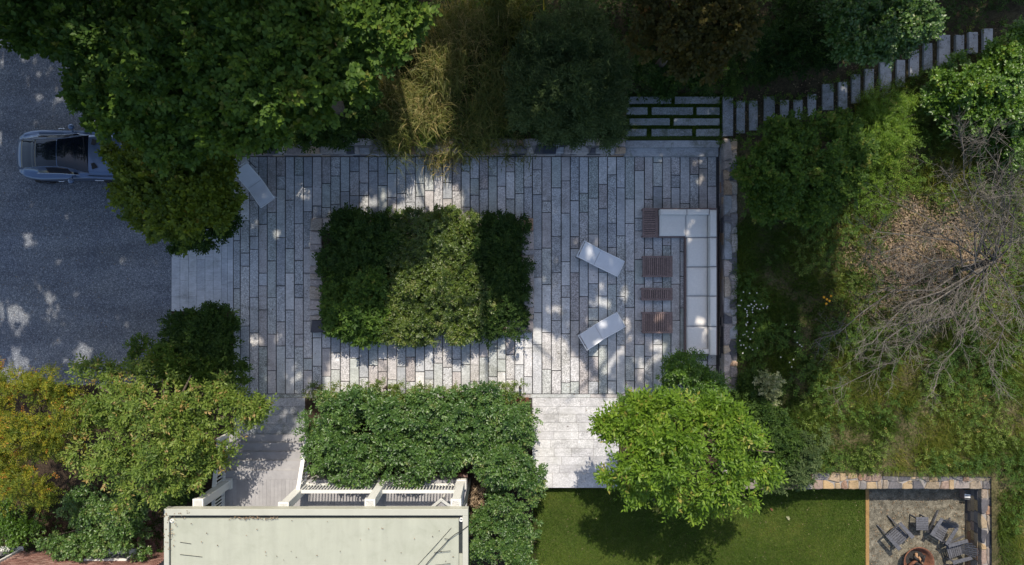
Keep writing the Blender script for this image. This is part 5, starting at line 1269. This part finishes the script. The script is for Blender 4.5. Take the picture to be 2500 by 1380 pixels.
m = MB(); m.box(((vx + ex1) / 2, ey0 + .02, .36), (ex1 - vx - .06, .04, .34)); m.build('side_panel', M['teak'], sofa)
for x, y in ((ex0 + .06, hy + .06), (ex0 + .06, ey1 - .06), (ex1 - .06, ey1 - .06), (ex1 - .06, ey0 + .06), (vx + .06, ey0 + .06), (vx + .06, hy - .06)):
    m = MB(); m.box((x, y, .045), (.07, .07, .09)); m.build('leg', M['teak'], sofa)
bx = W(1728, 0, BZ - .1).x; cx1 = ex1 - .05
midx = W(1675, 0, SZ).x
cushion('seat_cushion', W(1609, 0, SZ).x + .02, hy + .05, midx - .008, ey1 - .06, .31, SZ, sofa)
cushion('seat_cushion', midx + .008, mods_y[0] + .01, cx1 - .26, ey1 - .06, .31, SZ, sofa)
for a, b in zip(mods_y[:-1], mods_y[1:]):
    cushion('seat_cushion', vx + .05, b + .013, cx1 - .265, a - .013, .31, SZ + random.uniform(-.008, .008), sofa)
for i, (a, b) in enumerate(zip([ey1 - .06] + mods_y[:-1], mods_y)):
    cushion('back_cushion', cx1 - .25, b + .015, cx1, a - .015, .33, BZ + random.uniform(-.02, .02), sofa, .02)
cushion('back_cushion', W(1611, 0, BZ).x + .02, ey1 - .26, W(1675, 0, BZ).x + .03, ey1 - .05, .35, BZ, sofa, .02)
cushion('back_cushion', W(1675, 0, BZ).x + .05, ey1 - .26, cx1 - .27, ey1 - .05, .35, BZ - .01, sofa, .02)
cushion('back_cushion', W(1686, 0, BZ).x, ey0 + .05, cx1 - .20, ey0 + .24, .35, .62, sofa, .02)

def slat_table(px0, py0, px1, py1, z, label, along='y', n=12, name='coffee_table'):
    """Slatted wooden table: frame, separate slats and four legs."""
    a, b = W(px0, py1, z), W(px1, py0, z)
    cx, cy = (a.x + b.x) / 2, (a.y + b.y) / 2; sx, sy = b.x - a.x, b.y - a.y
    root = empty(name, (cx, cy, 0.024), label, 'table', 'slatted wooden tables by the sofa')
    fw = 0.055
    m = MB()
    for s in (-1, 1):
        m.box((cx + s * (sx / 2 - fw / 2), cy, z - .035), (fw, sy, .07)); m.box((cx, cy + s * (sy / 2 - fw / 2), z - .035), (sx - 2 * fw - .004, fw, .07))
    m.build('frame', M['teak'], root)
    L = (sx if along == 'y' else sy) - 2 * fw
    for i in range(n):
        c = -L / 2 + L * (i + .5) / n; wd = L / n - .022
        m = MB()
        if along == 'y': m.slab(rect(cx + c - wd / 2, cy - sy / 2 + fw, cx + c + wd / 2, cy + sy / 2 - fw), z - .03, z - .004, .003, random.random())
        else: m.slab(rect(cx - sx / 2 + fw, cy + c - wd / 2, cx + sx / 2 - fw, cy + c + wd / 2), z - .03, z - .004, .003, random.random())
        m.build('slat', M['teak'], root)
    m = MB(); m.box((cx, cy, z - .12), (sx - .14, sy - .14, .03)); m.build('shelf', M['dark'], root)
    for s in (-1, 1):
        for t in (-1, 1):
            m = MB(); m.box((cx + s * (sx / 2 - .05), cy + t * (sy / 2 - .05), (z - .07 + .024) / 2), (.06, .06, z - .07 - .024)); m.build('leg', M['teak'], root)
slat_table(1569, 625, 1642, 677, .36, 'shaded slatted wooden table nearest the upper arm of the sofa', 'y', 13)
slat_table(1566, 703, 1642, 734, .36, 'narrow slatted wooden table between the two larger ones', 'y', 13)
slat_table(1568, 762, 1642, 814, .36, 'sun dappled slatted wooden table lowest in the row', 'y', 13)
slat_table(1569, 508, 1606, 580, .40, 'slatted wooden side table fixed at the end of the sofa', 'x', 12, 'side_table')

# ---------------------------------------------------------------- fire pit and garden chairs
def make_chair(px, py, deg, label):
    """Broad-armed slatted garden chair; local +Y is the way it faces."""
    c = W(px, py, 0.1)
    root = empty('adirondack_chair', (c.x, c.y, LAWN_Z), label, 'garden chair', 'weathered wooden chairs round the fire pit', rz=R(deg - 90))
    g = M['greywood']
    for i in range(7):
        y = -.18 + i * .083; z = .30 + .012 * i
        m = MB(); m.box((0, y, z), (.52, .068, .02), M=Matrix.Rotation(R(8), 4, 'X'), tint=random.random()); m.build('seat_slat', g, root, False)
    for k in range(7):
        x = (k - 3) * .078; h = .70 - .018 * (k - 3) ** 2
        a = Vector((x * .85, -.20, .26)); b = Vector((x * 1.12, -.20 - h * .50, .26 + h * .86))
        m = MB(); m.bar(a, b, .052, .018, random.random()); m.build('back_slat', g, root, False)
    m = MB(); m.bar((-.32, -.40, .56), (.32, -.40, .56), .05, .03); m.bar((-.26, -.22, .30), (.26, -.22, .30), .05, .03); m.build('back_rail', g, root, False)
    for s in (-1, 1):
        m = MB(); m.slab([(s * .34 - .065, -.42), (s * .34 + .065, -.42), (s * .34 + .075, .36), (s * .34 - .075, .36)], .555, .58, .006, random.random()); m.build('armrest', g, root, False)
        m = MB(); m.box((s * .32, .30, .28), (.03, .09, .55)); m.build('leg', g, root, False)
        m = MB(); m.bar((s * .28, .38, .30), (s * .28, -.62, .02), .03, .10); m.build('leg', g, root, False)
    return root
make_chair(2194, 1308, -48, 'grey slatted chair left of the small square table')
make_chair(2300, 1297, -122, 'grey slatted chair right of the small square table')
make_chair(2338, 1345, -165, 'grey slatted chair with a bright arm beside the fire pit and the far wall')
make_chair(2345, 1412, 170, 'grey slatted chair cut by the bottom edge below the bright armed one')
t = W(2252, 1279, 0.15)
st = empty('side_table', (t.x, t.y, LAWN_Z), 'small square grey table between the upper two garden chairs', 'table')
for i in range(6): m = MB(); m.slab(rect(t.x - .24, t.y - .255 + i * .086, t.x + .24, t.y - .255 + i * .086 + .078), LAWN_Z + .47, LAWN_Z + .495, .004, random.random()); m.build('slat', M['greywood'], st)
for s in (-1, 1):
    m = MB(); m.box((t.x + s * .2, t.y, LAWN_Z + .44), (.03, .44, .06)); m.build('rail', M['greywood'], st)
    for q in (-1, 1): m = MB(); m.box((t.x + s * .2, t.y + q * .19, LAWN_Z + .215), (.05, .05, .43)); m.build('leg', M['greywood'], st)
f = W(2245, 1374, 0.1)
fp = empty('fire_pit', (f.x, f.y, LAWN_Z), 'round rusty steel fire bowl with charred logs between the garden chairs', 'fire pit')
m = MB(); m.lathe((f.x, f.y, LAWN_Z), [(0.10, .06), (.34, .12), (.50, .30), (.55, .42), (.60, .43), (.60, .41), (.56, .40), (.52, .28), (.36, .09), (0.10, .03)][::-1], 32); m.build('bowl', M['rust'], fp)
m = MB(); m.lathe((f.x, f.y, LAWN_Z), [(0.001, .17), (.38, .16)], 20); m.build('ash', M['char'], fp)
m = MB(); m.lathe((f.x, f.y, LAWN_Z), [(.30, 0.0), (.34, 0.0), (.30, .12), (.27, .12)], 20); m.build('stand', M['rust'], fp)
rl = random.Random(3)
LOGS = [(-.02, .12, .38, 92, .055, 'log'), (.14, .02, .34, 120, .05, 'log'), (-.18, -.06, .36, 35, .06, 'rust'), (.06, -.12, .40, 150, .05, 'char'), (.20, .14, .26, 70, .045, 'char'), (-.12, .16, .24, 140, .05, 'char')]
for i, (x, y, L, a, r, mt_) in enumerate(LOGS):
    dv = Vector((math.cos(R(a)), math.sin(R(a)), .12)) * L / 2; p = Vector((f.x + x, f.y + y, LAWN_Z + .26 + .03 * i))
    lg = empty('firewood_log', p, ['pale split log lying lengthwise on top of the fire bowl', 'brown log angled across the right of the fire bowl', 'rust brown log at the left of the fire bowl', 'charred log lowest in the fire bowl', 'short charred log near the upper right rim of the fire bowl', 'charred log near the upper left rim of the fire bowl'][i], 'log', 'logs in the fire bowl')
    MB().tube([p - dv, p, p + dv], [r, r * 1.1, r * .9], 5).build('wood', M[mt_], lg)
k = W(2364, 1208, -0.1)
cr = empty('slatted_crate', (k.x, k.y, LAWN_Z), 'small slatted wooden crate in the corner where the two stone walls meet', 'crate')
for i in range(5): m = MB(); m.box((k.x, k.y - .16 + i * .08, LAWN_Z + .30), (.36, .055, .02), R(-6), random.random()); m.build('slat', M['alu'] if i in (1, 2) else M['greywood'], cr)
for s in (-1, 1): m = MB(); m.box((k.x + s * .16, k.y, LAWN_Z + .145), (.03, .36, .29)); m.build('side', M['teak'], cr)
# single fallen leaves that show on the lawn and the wall
def leaf(px, py, z, mat, label, L=0.12):
    p = W(px, py, z); root = empty('fallen_leaf', p, label, 'leaf', 'single fallen leaves')
    n = 5; P0 = np.zeros((n, 3)); a = np.linspace(-1.2, 1.2, n) + 0.7
    V, F, T = leaves_arrays(P0, np.stack([np.cos(a), np.sin(a), 0.2 + 0 * a], 1), np.tile([[0, 0, 1.0]], (n, 1)), np.full(n, L), np.full(n, L * 0.5), np.full(n, 0.9))
    add_obj('blade', quads_mesh('blade', V, F, T, M[mat]), root)
leaf(1922, 1266, LAWN_Z + .06, 'leaf_pale', 'pale yellow maple leaf lying on the lawn')
leaf(1882, 1245, LAWN_Z + .06, 'rust', 'red brown leaf on the lawn close to the shadow of the wall', 0.09)
# ---------------------------------------------------------------- tall trees beyond the top edge, whose crowns shade the patio
COT = 1 / math.tan(R(SUN_EL))
LIT = [  # ground areas the gaps in the crowns leave in the sun, as photograph pixels at patio level
    [(1000, 440), (978, 300), (1095, 270), (1115, 400), (1145, 520), (1175, 600), (1185, 780), (1335, 800), (1420, 895), (1500, 960), (1640, 985), (1830, 1040), (1960, 1000), (2040, 800), (2000, 560), (2020, 430), (1985, 360), (2620, 330), (2900, 900), (2600, 1900), (-400, 1900), (-400, 1030), (300, 1040), (480, 1060), (700, 1075), (775, 990), (800, 890), (825, 820), (950, 800), (920, 740), (945, 620), (965, 540)],
    [(1000, 625), (1085, 640), (1085, 700), (1040, 760), (985, 720)],
]
SPOTS = [(500, 660, 20), (540, 700, 24), (580, 740, 22), (600, 680, 18), (480, 720, 18), (620, 730, 16), (530, 760, 20), (560, 640, 18), (450, 690, 10), (640, 690, 10), (575, 705, 9), (60, 580, 20), (85, 590, 15), (120, 735, 24), (128, 775, 20), (30, 775, 26), (5, 760, 20), (165, 750, 14), (180, 860, 22), (200, 870, 14), (20, 895, 30), (70, 770, 16), (35, 140, 14), (160, 225, 8), (20, 240, 8), (290, 640, 14), (215, 680, 9), (160, 290, 9), (215, 295, 9),
         (735, 455, 24), (720, 470, 14), (752, 430, 10), (735, 580, 24), (760, 560, 16), (715, 610, 10), (690, 715, 16), (672, 575, 12), (600, 632, 9), (705, 640, 10), (632, 825, 14), (640, 845, 12), (660, 800, 9), (710, 760, 9), (720, 915, 10),
         (890, 490, 16), (930, 480, 15), (990, 470, 20), (1015, 465, 16), (1160, 460, 10), (1440, 640, 16), (1452, 705, 15), (1448, 745, 16), (1475, 745, 16), (1512, 720, 18), (1520, 700, 10), (1468, 735, 10), (1540, 800, 16), (1535, 830, 18), (1510, 870, 20), (1450, 880, 22), (1430, 860, 12), (1480, 900, 16), (1600, 860, 18), (1585, 845, 12), (1560, 900, 16),
         (1586, 385, 5), (1586, 470, 13), (1590, 500, 10), (1560, 480, 9), (1660, 545, 11), (1685, 590, 9), (1700, 835, 14), (1650, 670, 9), (1350, 700, 14), (1360, 760, 14), (1350, 860, 18), (1380, 830, 14), (1400, 600, 8), (1480, 545, 9), (1455, 810, 14), (1620, 745, 14), (1610, 795, 16), (1632, 800, 10), (1500, 650, 12), (1460, 600, 10),
         (1695, 262, 10), (1640, 265, 8), (1740, 300, 12), (1600, 290, 8), (1560, 320, 9), (1890, 285, 8), (1950, 255, 8), (2110, 215, 10), (2200, 175, 16), (2260, 140, 16), (2310, 150, 14), (2030, 240, 9), (1870, 700, 12), (1950, 800, 14), (1975, 620, 26), (1970, 660, 18), (1990, 700, 18), (1880, 620, 14), (1850, 830, 16), (1920, 900, 18), (1870, 960, 16), (1840, 560, 12), (1780, 900, 14)]
def sun_gap(sx, sy):
    sx = sx + RNG.normal(0, 4, sx.shape); sy = sy + RNG.normal(0, 4, sy.shape)
    """True where the photograph shows sun at ground pixel (sx, sy); edges wander a little."""
    jx = sx + 55 * (noise2(sx, sy, 41, 0.022) - 0.5) + 18 * (noise2(sx, sy, 43, 0.08) - 0.5); jy = sy + 30 * (noise2(sx, sy, 42, 0.03) - 0.5)
    g = np.zeros(sx.shape, bool)
    for poly in LIT: g |= in_poly(jx, jy, poly)
    for x, y, r in SPOTS:
        g |= ((jx - x) ** 2 / 1.0 + (jy - y) ** 2 / 1.5 < (r * 1.15 + RNG.uniform(-9, 9, sx.shape)) ** 2)
    f = noise2(sx, sy, 51, 0.045) * 0.6 + noise2(sx, sy, 52, 0.09) * 0.4
    g |= f > 0.70
    g |= noise2(sx, sy, 53, 0.12) > 0.89
    return g
def shade_tree(cx, cy, z0, z1, rad, n, seed):
    root = empty('tall_tree', (cx, cy, float(bank_h(cx, cy))), 'tall tree beyond the top edge whose crown shades the patio', 'tree', 'tall trees beyond the top edge')
    MB().tube([(cx, cy, 0.2), (cx + .1, cy, z0 * .5), (cx, cy, z0 + 1.5), (cx, cy, z1 - 2)], [.34, .28, .22, .06], 10).build('trunk', M['bark'], root)
    for q in range(6):
        a = q * 1.05 + seed; h = z0 + .5 + q * .6; e = Vector((cx + math.cos(a) * rad * .6, cy + math.sin(a) * rad * .6, h + 1.8))
        if e.y < (CAM_H - e.z) / CAM_H * 11.04 + 1.0: continue
        MB().tube([(cx, cy, h), (cx + math.cos(a) * rad * .3, cy + math.sin(a) * rad * .3, h + 1.1), e], [.12, .08, .03], 6).build('limb', M['bark'], root)
    u = sphere_dirs(n, -1); r = RNG.uniform(0, 1, n) ** 0.4
    P = np.array([[cx, cy, (z0 + z1) / 2]]) + u * r[:, None] * np.array([[rad, rad, (z1 - z0) / 2]])
    kp = P[:, 1] > (CAM_H - P[:, 2]) / CAM_H * 11.04 + 0.5
    kp |= np.abs(P[:, 0]) > (CAM_H - P[:, 2]) / CAM_H * 20 + 0.5
    P = P[kp]
    gy = P[:, 1] - P[:, 2] * COT * math.cos(R(SUN_AZ)); gx = P[:, 0] - P[:, 2] * COT * math.sin(R(SUN_AZ))
    kp = ~sun_gap(1250 + gx * PPM, 690 - gy * PPM); P = P[kp]; m = len(P)
    D = RNG.normal(0, 1, (m, 3)); D[:, 2] *= .4
    N = RNG.normal(0, .45, (m, 3)) + np.array([[0, .5, .75]])
    V, F, T = leaves_arrays(P - unit(D) * .12, D, N, RNG.uniform(.20, .34, m), RNG.uniform(.15, .24, m), np.clip(.4 + RNG.normal(0, .15, m), 0, 1))
    V = V - np.array(root.location)[None, :]
    add_obj('crown', quads_mesh('crown', V, F, T, M['leaf_maple']), root)
for i, (cx, cy, z0, z1, rad) in enumerate([(-23, 15, 9, 18, 6.0), (-16.5, 17.5, 10, 19, 6.0), (-10.5, 15, 10, 19, 6.2), (-4, 16.5, 10.5, 20, 6.4), (2.5, 15, 10, 19, 6.2), (8.5, 16.0, 10, 19, 6.0), (14, 21, 10, 17, 5.5), (-19.5, 10.5, 9.5, 17, 5.2), (-13.0, 10.8, 12, 19, 5.2), (-7, 10.8, 12.5, 19.5, 5.2), (-0.5, 10.8, 12.5, 19.5, 5.2), (5.5, 10.8, 12.5, 19.0, 5.2), (10.5, 11.2, 12.5, 18.5, 4.6), (20, 23, 9, 16, 5.5), (16.5, 18.0, 8.5, 15.5, 4.6), (21.5, 17.5, 8.0, 14, 4.6), (-27, 9.5, 9, 17, 5.5)]):
    shade_tree(cx, cy, z0, z1, rad, 14000, i)
